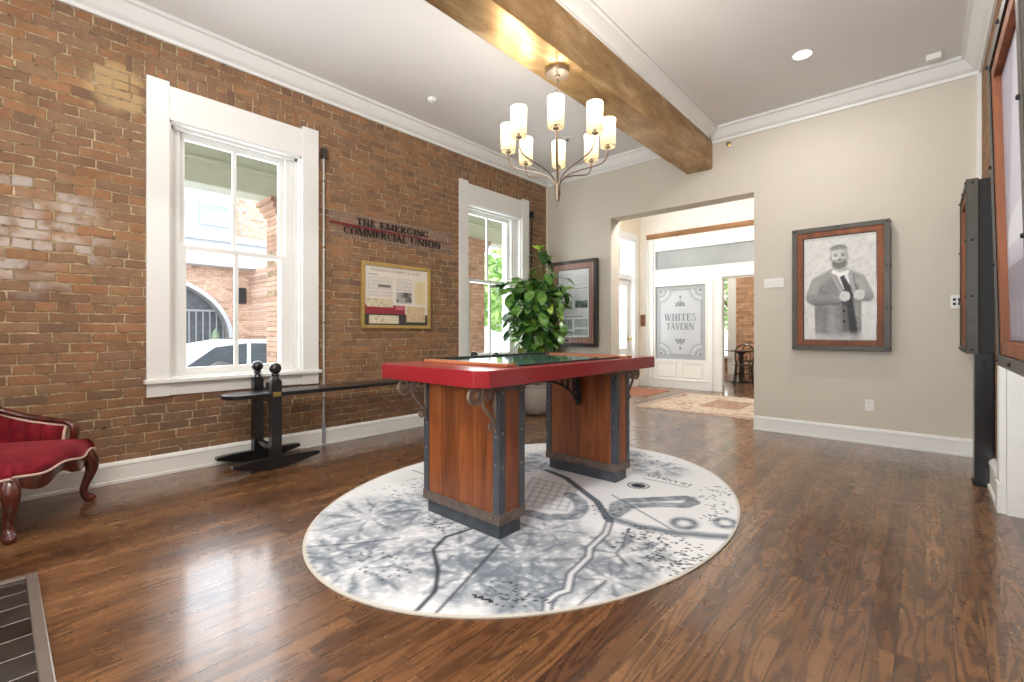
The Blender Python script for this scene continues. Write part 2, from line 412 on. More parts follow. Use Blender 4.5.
M['frost'] = None
def frosted(name, a, b):
    g = G(name); g.set(col=g.ramp(g.noise(sc=1.6, det=3), [(.3, srgb(*a)), (.7, srgb(*b))]), rough=.3, spec=.5); return g.mat
M['frost'] = frosted('frosted_glass', (176, 180, 182), (196, 199, 201)); M['frost_dark'] = frosted('frosted_transom', (150, 155, 156), (166, 170, 170))
M['etch'] = paint('etched_grey', (112, 118, 122), .5, var=.05)
M['strip_wood'] = wood('old_lath_wood', [(112, 78, 50), (150, 110, 74), (176, 138, 100)], 0, rough=.8, coat=0)
def rugweave(name, pal, sc):
    g = G(name); v = g.n('ShaderNodeTexVoronoi'); g.put(v.inputs['Vector'], g.co); v.inputs['Scale'].default_value = sc
    c = g.ramp(g.m('ADD', g.m('MULTIPLY', g.noise(sc=9, det=6, rough=.7), .7), g.m('MULTIPLY', v.outputs[0], .35)), [(.25+.15*i, srgb(*p)) for i, p in enumerate(pal)])
    g.set(col=c, rough=.95, spec=.1); return g.mat
M['rug_foyer'] = rugweave('faded_persian', [(126, 96, 84), (176, 156, 138), (198, 184, 166), (150, 118, 104)], 6)
M['rug_mat'] = rugweave('red_mat', [(120, 64, 52), (150, 92, 76), (176, 130, 108), (130, 80, 66)], 9)
M['tile'] = None
def tiles():
    g = G('slate_tiles'); x, y, z = g.xyz()[:3]; q = g.m('DIVIDE', x, .15); b = g.m('FLOOR', q); f = g.m('FRACT', q)
    q2 = g.m('DIVIDE', y, .3); f2 = g.m('FRACT', q2); b2 = g.m('FLOOR', q2)
    e = g.m('MINIMUM', g.m('MULTIPLY', g.m('MINIMUM', f, g.m('SUBTRACT', 1., f)), .15), .05)
    r = g.white(g.vec(b, b2, .2)); n = g.noise(sc=5, det=5, dist=.8)
    c = g.ramp(g.m('ADD', g.m('MULTIPLY', r, .3), g.m('MULTIPLY', n, .7)), [(.3, srgb(22, 20, 19)), (.55, srgb(40, 36, 34)), (.8, srgb(62, 58, 58))])
    c = g.mix(g.sstep(e, .001, .003), srgb(170, 165, 160), c); g.set(col=c, rough=.28, spec=.5); return g.mat
M['tile'] = tiles(); M['hearth_metal'] = paint('brushed_pewter', (150, 142, 134), .35, metal=.7, var=.08)
M['copper'] = paint('copper_plate', (168, 122, 96), .4, metal=.5, var=.1)
M['asphalt'] = paint('pale_pavement', (206, 206, 206), .9, var=.05); M['porch_floor'] = paint('porch_boards', (190, 190, 186), .8, var=.05)
M['sage'] = paint('sage_soffit', (206, 211, 194), .7, var=.03)
M['dark_int'] = paint('arch_shade_and_door', (96, 100, 104), .8, var=.2)
M['pane_sky'] = paint('sky_pane', (170, 190, 208), .15, var=.08, sc=1); M['car'] = paint('white_car', (240, 242, 245), .3, var=.01, bump=0)
M['car_glass'] = paint('car_glass', (90, 98, 106), .12, var=.1, bump=0); M['tyre'] = paint('tyre', (46, 46, 48), .8)
M['rail_grey'] = paint('grey_metal', (150, 154, 158), .5, var=.05)
M['brown_board'] = wood('brown_board', [(100, 58, 42), (124, 74, 54), (140, 88, 66)], 2, rough=.7, coat=0)
M['chair_grey'] = paint('grey_chair_metal', (150, 152, 154), .45, var=.05)
M['screen_lilac'] = M['screen']
M['teal_glass'] = None
def tealglass():
    g = G('display_glass'); g.set(col=g.ramp(g.noise(sc=3, det=3), [(.35, srgb(52, 86, 82)), (.7, srgb(92, 124, 116))]), rough=.06, spec=.6); return g.mat
M['teal_glass'] = tealglass()

# ------------------------------------------------------------------ helpers for lettering and printed sheets
def glyph(ch):
    """serif capitals, unit height; returns (polygons, advance)"""
    P = []; T, t, s = .19, .07, .07
    def R(x0, x1, y0, y1): P.append([(x0, y0), (x1, y0), (x1, y1), (x0, y1)])
    def stem(x, y0=0, y1=1, w=T, sb=True, st=True):
        R(x, x+w, y0, y1)
        if sb: R(x-s, x+w+s, y0, y0+t*.8)
        if st: R(x-s, x+w+s, y1-t*.8, y1)
    def D(x0, y0, x1, y1, w): P.append([(x0, y0), (x0+w, y0), (x1+w, y1), (x1, y1)] if y1 > y0 else [(x1, y1), (x1+w, y1), (x0+w, y0), (x0, y0)])
    def arc(cx, cy, rx, ry, a0, a1, thick=T, thin=t, n=14):
        for i in range(n):
            q = []
            for a, o in ((a0+(a1-a0)*i/n, 1), (a0+(a1-a0)*(i+1)/n, 1), (a0+(a1-a0)*(i+1)/n, 0), (a0+(a1-a0)*i/n, 0)):
                A = radians(a); w = thin+(thick-thin)*abs(cos(A))**1.5
                k = 0 if o else 1
                q.append((cx+(rx-w*k)*cos(A), cy+(ry-(thin if k else 0)*1.0)*sin(A)) if k else (cx+rx*cos(A), cy+ry*sin(A)))
            P.append(q)
    adv = .8
    if ch == 'T': stem(.3, st=False); R(.02, .77, 1-t, 1); R(.02, .07, .74, 1); R(.72, .77, .74, 1); adv = .82
    elif ch == 'H': stem(.08); stem(.6); R(.2, .7, .47, .47+t); adv = .9
    elif ch == 'E': stem(.08); R(.08, .66, 0, t); R(.08, .64, 1-t, 1); R(.2, .5, .48, .48+t); R(.62, .67, 0, .24); R(.6, .65, .76, 1); R(.46, .51, .38, .64); adv = .74
    elif ch == 'F': stem(.08); R(.08, .64, 1-t, 1); R(.2, .5, .46, .46+t); R(.6, .65, .74, 1); R(.46, .51, .36, .62); adv = .7
    elif ch == 'L': stem(.08); R(.08, .66, 0, t); R(.62, .67, 0, .26); adv = .72
    elif ch == 'I': stem(.1); adv = .4
    elif ch == 'M': stem(.04, w=t*1.2); stem(.84); D(.42, 0, .08, 1, T); D(.46, 0, .86, 1, t); adv = 1.12
    elif ch == 'N': stem(.06, w=t*1.2); stem(.74, w=t*1.2, sb=False); D(.64, 0, .06, 1, T); adv = .92
    elif ch == 'W': D(.3, 0, .02, 1, T); D(.32, 0, .56, 1, t); D(.72, 0, .46, 1, T); D(.76, 0, 1.06, 1, t); R(-.04, .28, .95, 1); R(.42, .72, .95, 1); R(.98, 1.2, .95, 1); adv = 1.2
    elif ch == 'V': D(.36, 0, .04, 1, T); D(.4, 0, .74, 1, t); R(-.02, .3, .95, 1); R(.66, .88, .95, 1); adv = .86
    elif ch == 'A': D(.04, 0, .38, 1, t); D(.6, 0, .32, 1, T); R(.16, .64, .3, .3+t); R(-.04, .2, 0, .05); R(.54, .88, 0, .05); adv = .86
    elif ch == 'K': stem(.08); D(.22, .42, .62, 1, t); D(.58, 0, .3, .56, T); R(.54, .8, .95, 1); R(.52, .86, 0, .05); adv = .88
    elif ch == 'R': stem(.08); arc(.4, .74, .3, .26, -90, 90); R(.2, .42, 1-t, 1); R(.2, .42, .48, .48+t); D(.58, 0, .34, .5, T); R(.54, .84, 0, .05); adv = .86
    elif ch == 'B': stem(.08); arc(.38, .75, .28, .25, -90, 90); arc(.4, .26, .32, .26, -90, 90); R(.2, .42, 1-t, 1); R(.2, .42, .48, .48+t); R(.2, .42, 0, t); adv = .8
    elif ch in 'OQ': arc(.44, .5, .42, .52, 0, 360, n=28); adv = .9
    elif ch == 'C': arc(.44, .5, .42, .52, 48, 312, n=22); R(.7, .75, .66, .94); adv = .82
    elif ch == 'G': arc(.44, .5, .42, .52, 48, 318, n=22); R(.7, .75, .66, .94); stem(.62, 0.06, .42, w=.15, sb=False); adv = .92
    elif ch == 'U': R(.08, .08+T, .28, 1); R(.0, .36, .95, 1); R(.7, .7+t, .28, 1); R(.6, .88, .95, 1); arc(.425, .28, .345, .3, 180, 360, thick=.12); adv = .9
    elif ch == 'S': arc(.36, .73, .28, .28, 40, 250, thick=.13); arc(.36, .27, .3, .28, -140, 80, thick=.13); R(.58, .62, .72, .96); R(.06, .1, .04, .28); adv = .7
    elif ch == 'D': stem(.08); arc(.36, .5, .44, .5, -90, 90); R(.2, .4, 1-t, 1); R(.2, .4, 0, t); adv = .86
    elif ch == "'": R(.08, .2, .72, 1); adv = .28
    else: adv = .42
    return P, adv+.06
def text_polys(txt, height, width=None):
    out = []; x = 0
    for ch in txt:
        P, a = glyph(ch)
        out += [[(x+p[0], p[1]) for p in q] for q in P]; x += a
    k = (width/x) if width else height
    return [[(p[0]*k, p[1]*height) for p in q] for q in out], x*k
def text_mb(txt, height, width, place, depth=0):
    """place(u, v, d) maps local text coords (u centred) and depth to 3-d"""
    P, w = text_polys(txt, height, width); mb = MB()
    for q in P:
        n = len(q)
        if depth:
            mb.add([place(a-w/2, b, 0) for a, b in q]+[place(a-w/2, b, depth) for a, b in q],
                   [tuple(range(n)), tuple(range(n, 2*n))]+[(i, (i+1) % n, n+(i+1) % n, n+i) for i in range(n)])
        else: mb.add([place(a-w/2, b, 0) for a, b in q], [tuple(range(n))])
    return mb
class Sheet:
    """a raster of printed colour, in metres, that becomes vertex colour of a flat grid mesh"""
    def __init__(s, w, h, res, base):
        s.w, s.h = w, h; s.nx, s.ny = int(w/res)+1, int(h/res)+1
        s.X, s.Y = np.meshgrid(np.linspace(0, w, s.nx), np.linspace(0, h, s.ny)); s.res = res
        s.I = np.empty((s.ny, s.nx, 3)); s.I[:] = np.array(base)/255.
    def over(s, mask, rgb):
        mk = np.clip(mask, 0, 1)[..., None]; s.I = s.I*(1-mk)+(np.array(rgb)/255. if np.ndim(rgb) == 1 else rgb)*mk
    def rect(s, x0, x1, y0, y1, rgb, a=1): s.over(a*((s.X >= x0) & (s.X <= x1) & (s.Y >= y0) & (s.Y <= y1)).astype(float), rgb)
    def ell(s, cx, cy, rx, ry, soft=.15, rot=0):
        dx, dy = s.X-cx, s.Y-cy; c, q = cos(rot), sin(rot)
        d = np.sqrt(((dx*c+dy*q)/rx)**2+((-dx*q+dy*c)/ry)**2); return np.clip((1-d)/soft+.5, 0, 1)
    def cap(s, x0, y0, x1, y1, r0, r1=None, soft=.01):
        r1 = r0 if r1 is None else r1; dx, dy = x1-x0, y1-y0
        t = np.clip(((s.X-x0)*dx+(s.Y-y0)*dy)/(dx*dx+dy*dy+1e-9), 0, 1)
        d = np.hypot(s.X-x0-t*dx, s.Y-y0-t*dy)-(r0+(r1-r0)*t); return np.clip(.5-d/soft, 0, 1)
    def poly(s, pts, r, soft=.01):
        k = np.zeros_like(s.X)
        for a, b in zip(pts[:-1], pts[1:]): k = np.maximum(k, s.cap(*a, *b, r, None, soft))
        return k
    def noise(s, sc, seed=0, oct=3):
        R = np.random.default_rng(seed); out = np.zeros_like(s.X); amp = 1; tot = 0
        for o in range(oct):
            c = sc/2**o; nx, ny = int(s.w/c)+3, int(s.h/c)+3; g = R.random((ny, nx))
            fx, fy = s.X/c, s.Y/c; ix, iy = fx.astype(int), fy.astype(int); tx, ty = fx-ix, fy-iy
            tx, ty = tx*tx*(3-2*tx), ty*ty*(3-2*ty)
            out += amp*((g[iy, ix]*(1-tx)+g[iy, ix+1]*tx)*(1-ty)+(g[iy+1, ix]*(1-tx)+g[iy+1, ix+1]*tx)*ty); tot += amp; amp *= .5
        return out/tot
    def lines(s, x0, x1, y0, y1, pitch, rgb, a=.6, seed=1):
        R = np.random.default_rng(seed); y = y1-pitch
        while y > y0:
            x = x0
            while x < x1-.004:
                wl = R.uniform(.012, .04); s.rect(x, min(x+wl, x1), y, y+pitch*.45, rgb, a*R.uniform(.6, 1)); x += wl+.006
            y -= pitch
    def text(s, txt, xc, y, h, w, rgb, a=.9):
        P, W_ = text_polys(txt, h, w)
        for q in P:
            k = np.ones_like(s.X, bool); n = len(q); ar = sum(q[i][0]*q[(i+1) % n][1]-q[(i+1) % n][0]*q[i][1] for i in range(n))
            for i in range(n):
                (ax, ay), (bx, by) = q[i], q[(i+1) % n]; ax += xc-W_/2; bx += xc-W_/2; ay += y; by += y
                cr = (bx-ax)*(s.Y-ay)-(by-ay)*(s.X-ax); k &= (cr*(1 if ar > 0 else -1) >= -1e-6)
            s.over(a*k, rgb)
    def mesh(s, name, mat, place, parent=None, world=False, mask=None):
        n = s.nx; P = [place(x, y) for x, y in zip(s.X.ravel(), s.Y.ravel())]
        mb = MB(); fs = [(j*n+i, j*n+i+1, (j+1)*n+i+1, (j+1)*n+i) for j in range(s.ny-1) for i in range(n-1)
                         if mask is None or mask[j, i]]
        mb.v = [tuple(p) for p in P]; mb.f = fs; mb.m = [0]*len(fs)
        o = mb.build(name, mat, parent, world=world, recalc=False)
        I = s.I.reshape(-1, 3); lin = np.where(I <= .04045, I/12.92, ((I+.055)/1.055)**2.4)
        at = o.data.color_attributes.new('print', 'FLOAT_COLOR', 'POINT')
        at.data.foreach_set('color', np.c_[lin, np.ones(len(lin))].astype(np.float32).ravel()); return o

# ================================================================== THE SETTING
L, B, R_ = -4.79, 6.25, .40          # left wall, back wall, right wall planes
CZ = 3.82                            # ceiling
YF = -1.35                           # front wall (behind the camera)
FZ = 9.7                             # tavern partition
DW = 14.0                            # dining room back wall
WIN = [(.971, 2.115), (4.40, 5.584)] # openings of the two side windows
WZ0, WZ1 = .80, 3.02
struct(MB().box(L-.1, 2.4, YF-.3, DW+.1, -.12, 0).build('floor', M['floor']))
struct(MB().box(L-.1, 2.4, YF-.3, DW+.1, CZ, CZ+.15).build('ceiling', M['ceil']))
def wall_y(mb, x0, x1, y0, y1, holes, z1=CZ):
    """wall whose length runs along y, with rectangular holes (ya, yb, za, zb)"""
    y = y0
    for a, b, za, zb in sorted(holes):
        mb.box(x0, x1, y, a, 0, z1)
        if za > 0: mb.box(x0, x1, a, b, 0, za)
        if zb < z1: mb.box(x0, x1, a, b, zb, z1)
        y = b
    return mb.box(x0, x1, y, y1, 0, z1)
def wall_x(mb, y0, y1, x0, x1, holes, z1=CZ):
    x = x0
    for a, b, za, zb in sorted(holes):
        mb.box(x, a, y0, y1, 0, z1)
        if za > 0: mb.box(a, b, y0, y1, 0, za)
        if zb < z1: mb.box(a, b, y0, y1, zb, z1)
        x = b
    return mb.box(x, x1, y0, y1, 0, z1)
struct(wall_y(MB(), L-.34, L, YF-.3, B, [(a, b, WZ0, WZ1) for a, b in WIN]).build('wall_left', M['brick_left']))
DOORY = (8.42, 9.42)
struct(wall_y(MB(), L-.34, L, B+.002, DW, [(DOORY[0], DOORY[1], 0, 3.22)]).build('wall_foyer_left', M['cream']))
OX0, OX1, OZ = -3.565, -1.576, 2.93
struct(wall_x(MB(), B, B+.26, L, 2.3, [(OX0, OX1, 0, OZ)]).build('wall_back', M['wall']))
RD = (3.35, 4.43)
struct(wall_y(MB(), R_, R_+.3, YF, B, [(RD[0], RD[1], 0, 2.6)]).build('wall_right', M['brick_right']))
struct(wall_x(MB(), YF-.3, YF, L, 2.3, [(-3.6, -3.1, .7, 3.2), (-1.7, -.2, .7, 3.2)]).build('wall_front', M['wall']))
struct(MB().box(2.3, 2.4, YF-.3, DW, 0, CZ).build('wall_far_right', M['wall_white']))
struct(wall_x(MB(), DW, DW+.2, L-.34, 2.4, [(-4.62, -4.21, .52, 2.95)]).build('wall_dining', M['brick_dining']))
for k, (x, hw) in enumerate(((-3.35, .25), (-.95, .75))):  # unseen front windows, added and sized for the light they let in
    w = struct(MB().box(x-hw, x+hw, YF-.16, YF-.10, .7, .78).box(x-hw, x+hw, YF-.16, YF-.10, 3.12, 3.2).box(x-hw, x-hw+.08, YF-.16, YF-.10, .78, 3.12)
               .box(x+hw-.08, x+hw, YF-.16, YF-.10, .78, 3.12).box(x-hw+.08, x+hw-.08, YF-.15, YF-.11, 1.92, 1.98).build('window_%d' % (3+k), M['white']))
    MB().box(x-hw+.08, x+hw-.08, YF-.132, YF-.128, .78, 1.92).box(x-hw+.08, x+hw-.08, YF-.132, YF-.128, 1.98, 3.12).build('pane', M['glass'], w)

# crown mouldings
CROWN = [(0, 3.655), (.018, 3.655), (.022, 3.685), (.05, 3.695), (.07, 3.715), (.105, 3.765), (.118, 3.785), (.145, 3.79), (.145, CZ), (0, CZ)]
def run_y(name, wx, sgn, y0, y1, prof, mat, kind=True):
    o = MB().prism([(wx+sgn*d, z) for d, z in prof], 'y', y0, y1).build(name, mat, smooth=True, angle=30); return struct(o)
def run_x(name, wy, sgn, x0, x1, prof, mat):
    o = MB().prism([(wy+sgn*d, z) for d, z in prof], 'x', x0, x1).build(name, mat, smooth=True, angle=30); return struct(o)
BX0, BX1, BZ = -2.40, -2.07, 3.33
run_y('trim_1', L, 1, YF, B, CROWN, M['white'])
run_x('trim_2', B, -1, L+.001, BX0, CROWN, M['white'])
run_x('trim_3', B, -1, BX1, R_-.001, CROWN, M['white'])
run_y('trim_4', R_, -1, YF, B, CROWN, M['white'])
BC = [(0, 3.69), (.012, 3.69), (.016, 3.71), (.04, 3.72), (.085, 3.775), (.095, 3.79), (.115, 3.795), (.115, CZ), (0, CZ)]
run_y('trim_5', BX1, 1, YF, B-.14, BC, M['white']); run_y('trim_6', BX0, -1, YF, B-.14, BC, M['white'])
struct(MB().box(BX0, BX1, YF, B, BZ, CZ).build('ceiling_beam', M['beam'], bevel=.006))
# baseboards
BASE = [(0, 0), (.026, 0), (.026, .022), (.018, .026), (.018, .135), (.022, .14), (.02, .155), (.01, .168), (0, .172)]
run_y('baseboard_left', L, 1, YF, B, BASE, M['white'])
run_x('baseboard_back', B, -1, L, OX0, BASE, M['white']); run_x('baseboard_back_right', B, -1, OX1, R_, BASE, M['white'])
run_y('baseboard_right', R_, -1, 4.53, B, [(d*1.6, z*1.35) for d, z in BASE], M['white'])
run_y('baseboard_foyer', L, 1, B+.26, DOORY[0]-.1, BASE, M['white'])
struct(MB().box(R_-.03, R_-.0005, B-.035, B-.0005, .17, 3.66).build('trim_7', M['white']))      # corner bead at the right
struct(MB().box(L+.0005, L+.03, B-.03, B-.0005, .17, 3.66).build('trim_8', M['cream']))
# doorway in the right wall: casing, jamb and a shut white door
d1 = struct(MB().box(R_+.0, R_+.30, RD[1]-.02, RD[1]+.0, 0, 2.6).box(R_, R_+.30, RD[0], RD[0]+.02, 0, 2.6).box(R_, R_+.3, RD[0], RD[1], 2.58, 2.6)
            .build('door_1', M['white']))
MB().box(R_-.035, R_, RD[1], RD[1]+.11, 0, 2.72).box(R_-.035, R_, RD[0]-.11, RD[0], 0, 2.72).box(R_-.035, R_, RD[0], RD[1], 2.6, 2.72)\
    .box(R_-.044, R_+.0, RD[1]-.004, RD[1]+.115, 0, .2).build('door_casing', M['white'], d1, bevel=.004)
dl = MB().box(R_+.22, R_+.262, RD[0]+.02, RD[1]-.02, .005, 2.58)
dl.build('door_leaf', M['white'], d1)
MB().lathe([(.004, 0), (.03, .003), (.03, .012), (.012, .018), (.012, .045), (.03, .06), (.032, .075), (.02, .088), (.001, .09)], (0, 0, 0), 16, axis='x').xf(Matrix.Translation((R_+.22, RD[0]+.12, 1.0)) @ Matrix.Scale(-1, 4, (1, 0, 0))).build('door_knob', M['brass'], d1, smooth=True)

# ---- the two side windows (two-over-two sashes, wide flat casing)
def side_window(k, y0, y1):
    w = struct(MB().box(L-.34, L+.002, y0-.002, y0+.03, WZ0, WZ1).box(L-.34, L+.002, y1-.03, y1+.002, WZ0, WZ1).box(L-.34, L+.002, y0, y1, WZ1-.03, WZ1+.002)
               .box(L-.36, L-.0, y0, y1, WZ0, WZ0+.02).box(L-.085, L-.065, y0+.03, y0+.055, WZ0, WZ1-.03).box(L-.085, L-.065, y1-.055, y1-.03, WZ0, WZ1-.03)
               .box(L-.085, L-.065, y0, y1, WZ1-.055, WZ1-.03).build('window_%d' % k, M['white']))
    c0, c1 = y0-.143, y1+.155
    MB().box(L-.01, L+.032, c0, y0+.012, .66, 3.315).box(L-.01, L+.032, y1-.012, c1, .66, 3.315).box(L-.01, L+.024, y0-.002, y1+.002, WZ1-.018, 3.285)\
        .box(L, L+.018, c0+.0, c1, .664, .775).build('casing', M['white'], w, bevel=.003)
    MB().box(L-.1, L+.075, c0-.02, c1+.02, .772, .806).build('window_sill', M['white'], w, bevel=.006)
    zm = (WZ0+.02+WZ1)/2+.03; a, b = y0+.11, y1-.125
    for nm, z0, z1, x in (('upper_sash', zm-.02, WZ1-.03, L-.2), ('lower_sash', WZ0+.02, zm+.025, L-.145)):
        bot = .045 if nm == 'upper_sash' else .065; top = .065 if nm == 'upper_sash' else .045
        s = MB().box(x, x+.045, a, a+.05, z0, z1).box(x, x+.045, b-.05, b, z0, z1).box(x, x+.045, a+.05, b-.05, z0, z0+bot).box(x, x+.045, a+.05, b-.05, z1-top, z1)\
            .box(x+.008, x+.037, (a+b)/2-.017, (a+b)/2+.017, z0+bot, z1-top).build(nm, M['white'], w, bevel=.003)
        for p, q in ((a+.05, (a+b)/2-.017), ((a+b)/2+.017, b-.05)):
            MB().box(x+.02, x+.024, p, q, z0+bot, z1-top).build('pane', M['glass'], s)
    for z0, z1 in ((WZ0+.02, WZ1-.03),):   # the outer stops and sash channels
        MB().box(L-.3, L-.1, y0+.03, y0+.112, z0, z1).box(L-.3, L-.1, y1-.128, y1-.03, z0, z1).box(L-.1, L-.09, y1-.08, y1-.03, z0, z1)\
            .box(L-.145, L-.09, y0+.03, y0+.052, z0, z1).build('sash_channel', M['white'], w)
    return w
side_window(1, *WIN[0]); side_window(2, *WIN[1])

# ---- foyer: tavern partition, entrance door, exposed lath strip
PX1 = 2.3
part = MB().box(L, -4.44, FZ, FZ+.1, 0, 3.25).box(-4.44, -3.34, FZ, FZ+.1, 0, .61).box(-4.44, -3.34, FZ, FZ+.1, 2.2, 2.55)\
    .box(-3.34, -3.03, FZ, FZ+.1, 0, 2.55).box(-2.1, PX1, FZ, FZ+.1, 0, 2.55).box(-3.03, -2.1, FZ, FZ+.1, 2.27, 2.55)\
    .box(-4.44, PX1, FZ, FZ+.1, 2.97, 3.25).box(-2.1, PX1, FZ, FZ+.1, 2.55, 2.97).box(L, PX1, FZ+.02, FZ+.1, 3.25, CZ)
wp = struct(part.build('wall_tavern', M['wall_white']))
MB().box(L, -3.22, FZ-.022, FZ, 0, .17).box(L, -3.22, FZ-.03, FZ, .17, .185).build('skirting', M['white'], wp)
def moulding_frame(x0, x1, z0, z1, w=.022, d=.014):
    return MB().box(x0, x1, FZ-d, FZ, z0, z0+w).box(x0, x1, FZ-d, FZ, z1-w, z1).box(x0, x0+w, FZ-d, FZ, z0+w, z1-w).box(x1-w, x1, FZ-d, FZ, z0+w, z1-w)
for x0, x1 in ((-4.40, -3.96), (-3.84, -3.42)): moulding_frame(x0, x1, .24, .56).build('panel_moulding', M['white'], wp)
moulding_frame(-4.46, -3.32, .59, 2.22, .03).build('panel_moulding', M['white'], wp)
moulding_frame(-4.46, -2.05, 2.53, 2.99, .03).build('panel_moulding', M['white'], wp)
MB().box(-3.27, -3.03, FZ-.03, FZ, 0, 2.3).box(-3.25, -3.2, FZ-.045, FZ-.03, .0, 2.3).box(-3.3, -2.0, FZ-.05, FZ, 2.3, 2.36).box(-3.28, -3.02, FZ-.04, FZ, 2.24, 2.3)\
    .box(-3.27, -2.0, FZ-.03, FZ, 2.3, 2.5).box(-3.0305, -3.015, FZ-.02, FZ+.11, 0, 2.268).build('door_casing', M['white'], wp, bevel=.004)
MB().box(-4.52, -4.47, FZ-.03, FZ, .19, 3.24).box(-4.64, -4.58, FZ-.03, FZ, .0, 3.24).build('pilaster_strip', M['white'], wp)
MB().box(-4.44, -2.1, FZ+.04, FZ+.06, 2.55, 2.97).build('transom_glass', M['frost_dark'], wp)
# frosted sign pane with etched border, ornament and lettering
px0, px1, pz0, pz1 = -4.44, -3.34, .61, 2.2
fw_, fh_ = px1-px0, pz1-pz0
sh = Sheet(fw_, fh_, .007, (186, 190, 193))
nz = sh.noise(.4, 3); sh.over((nz-.5)*.9, (165, 168, 172))
ed = np.minimum(np.minimum(sh.X, fw_-sh.X), np.minimum(sh.Y, fh_-sh.Y)); sh.over((ed < .10)*.7, (150, 154, 156))
def fr_border(o, th, rgb, a):
    x0, x1, y0, y1, c = .1+o, fw_-.1-o, .1+o, fh_-.1-o, .24
    pts = []
    for cx, cy, a0 in ((x0, y0, 90), (x1, y0, 180), (x1, y1, 270), (x0, y1, 0)):   # concave corners
        for i in range(9):
            t = radians(a0-90*i/8); pts.append((cx+c*cos(t), cy+c*sin(t)))
    pts.append(pts[0]); sh.over(sh.poly(pts, th, .008)*a, rgb)
fr_border(0, .008, (122, 128, 132), .9); fr_border(.03, .003, (132, 138, 142), .8)
for sx in (0, 1):
    for sy in (0, 1):
        cx, cy = (.1 if not sx else fw_-.1), (.1 if not sy else fh_-.1); dx, dy = (1 if not sx else -1), (1 if not sy else -1)
        for i in range(5):
            t = radians(8+i*18.5); x, y = cx+dx*.13*cos(t), cy+dy*.13*sin(t)
            sh.over(sh.ell(x, y, .034, .014, .4, math.atan2(dy*sin(t), dx*cos(t)))*.75, (120, 126, 130))
        sh.over(sh.ell(cx+dx*.03, cy+dy*.03, .03, .03, .4)*.8, (118, 124, 128))
def ornament(cx, cy, k, up):
    for i in range(-3, 4):
        t = radians(90+i*32)*1.0; r = .075*k
        sh.over(sh.ell(cx+r*cos(t), cy+up*r*sin(t)*.8, .034*k, .015*k, .4, up*t)*.85, (112, 118, 122))
    sh.over(sh.ell(cx, cy, .03*k, .03*k, .4)*.8, (112, 118, 122)); sh.over(sh.cap(cx, cy, cx, cy+up*.17*k, .006)*.8, (116, 122, 126))
    sh.over(sh.ell(cx, cy+up*.17*k, .022*k, .03*k, .4)*.8, (112, 118, 122))
ornament(fw_/2, 1.16, 1.05, 1); ornament(fw_/2, .42, 1.05, -1)
fp = sh.mesh('frosted_pane', vcol('etched_glass', .25, .5), lambda x, y: (px0+x, FZ+.03, pz0+y), wp)
text_mb("WHITES", .15, .70, lambda u, v, d: ((px0+px1)/2+u, FZ+.026, 1.44+v)).build('etched_lettering', M['etch'], fp)
text_mb("TAVERN", .14, .60, lambda u, v, d: ((px0+px1)/2+u, FZ+.026, 1.25+v)).build('etched_lettering', M['etch'], fp)
struct(MB().box(-4.62, PX1, FZ-.05, FZ+.02, 3.25, 3.35).box(-3.96, -3.93, FZ-.055, FZ, 3.24, 3.355).build('trim_9', M['strip_wood']))
# entrance door in the foyer's left wall (transom, glazed leaf)
y0, y1 = DOORY
d2 = struct(MB().box(L-.3, L+.03, y0, y0+.05, 0, 3.22).box(L-.3, L+.03, y1-.05, y1, 0, 3.22).box(L-.3, L+.03, y0, y1, 3.16, 3.22).box(L-.2, L-.05, y0, y1, 2.34, 2.46)
            .box(L, L+.03, y0-.13, y0, 0, 3.34).box(L, L+.03, y1, y1+.13, 0, 3.34).box(L, L+.03, y0, y1, 3.22, 3.34).build('door_2', M['white'], bevel=.004))
leaf = MB().box(L-.15, L-.1, y0+.05, y0+.17, .02, 2.34).box(L-.15, L-.1, y1-.17, y1-.05, .02, 2.34).box(L-.15, L-.1, y0+.17, y1-.17, .02, .85).box(L-.15, L-.1, y0+.17, y1-.17, 2.2, 2.34)\
    .build('door_leaf', M['white'], d2, bevel=.004)
MB().box(L-.128, L-.122, y0+.17, y1-.17, .85, 2.2).build('door_pane', M['glass'], leaf)
MB().lathe([(.02, 0), (.025, .01), (.01, .02), (.01, .05), (.028, .06), (.026, .085), (.001, .09)], (L-.1, y1-.11, 1.05), 14, axis='x').build('door_knob', M['brass'], leaf, smooth=True)
MB().box(L-.14, L-.13, y0+.05, y1-.05, 2.46, 3.16).build('transom_pane', M['glass'], d2)
# dining room window
wx0, wx1 = -4.62, -4.21
w5 = struct(MB().box(wx0-.15, wx0, DW-.04, DW, .5, 3.1).box(wx1, wx1+.22, DW-.04, DW, 0, 3.3).box(wx0-.15, wx1+.15, DW-.04, DW, 2.95, 3.15).box(wx0-.15, wx1+.15, DW-.08, DW, .45, .52)
            .box(wx0, wx1, DW-.03, DW-.005, 1.7, 1.76).build('window_5', M['white']))
MB().box(wx0, wx1, DW+.02, DW+.026, .52, 2.95).build('window_pane', M['glass'], w5)

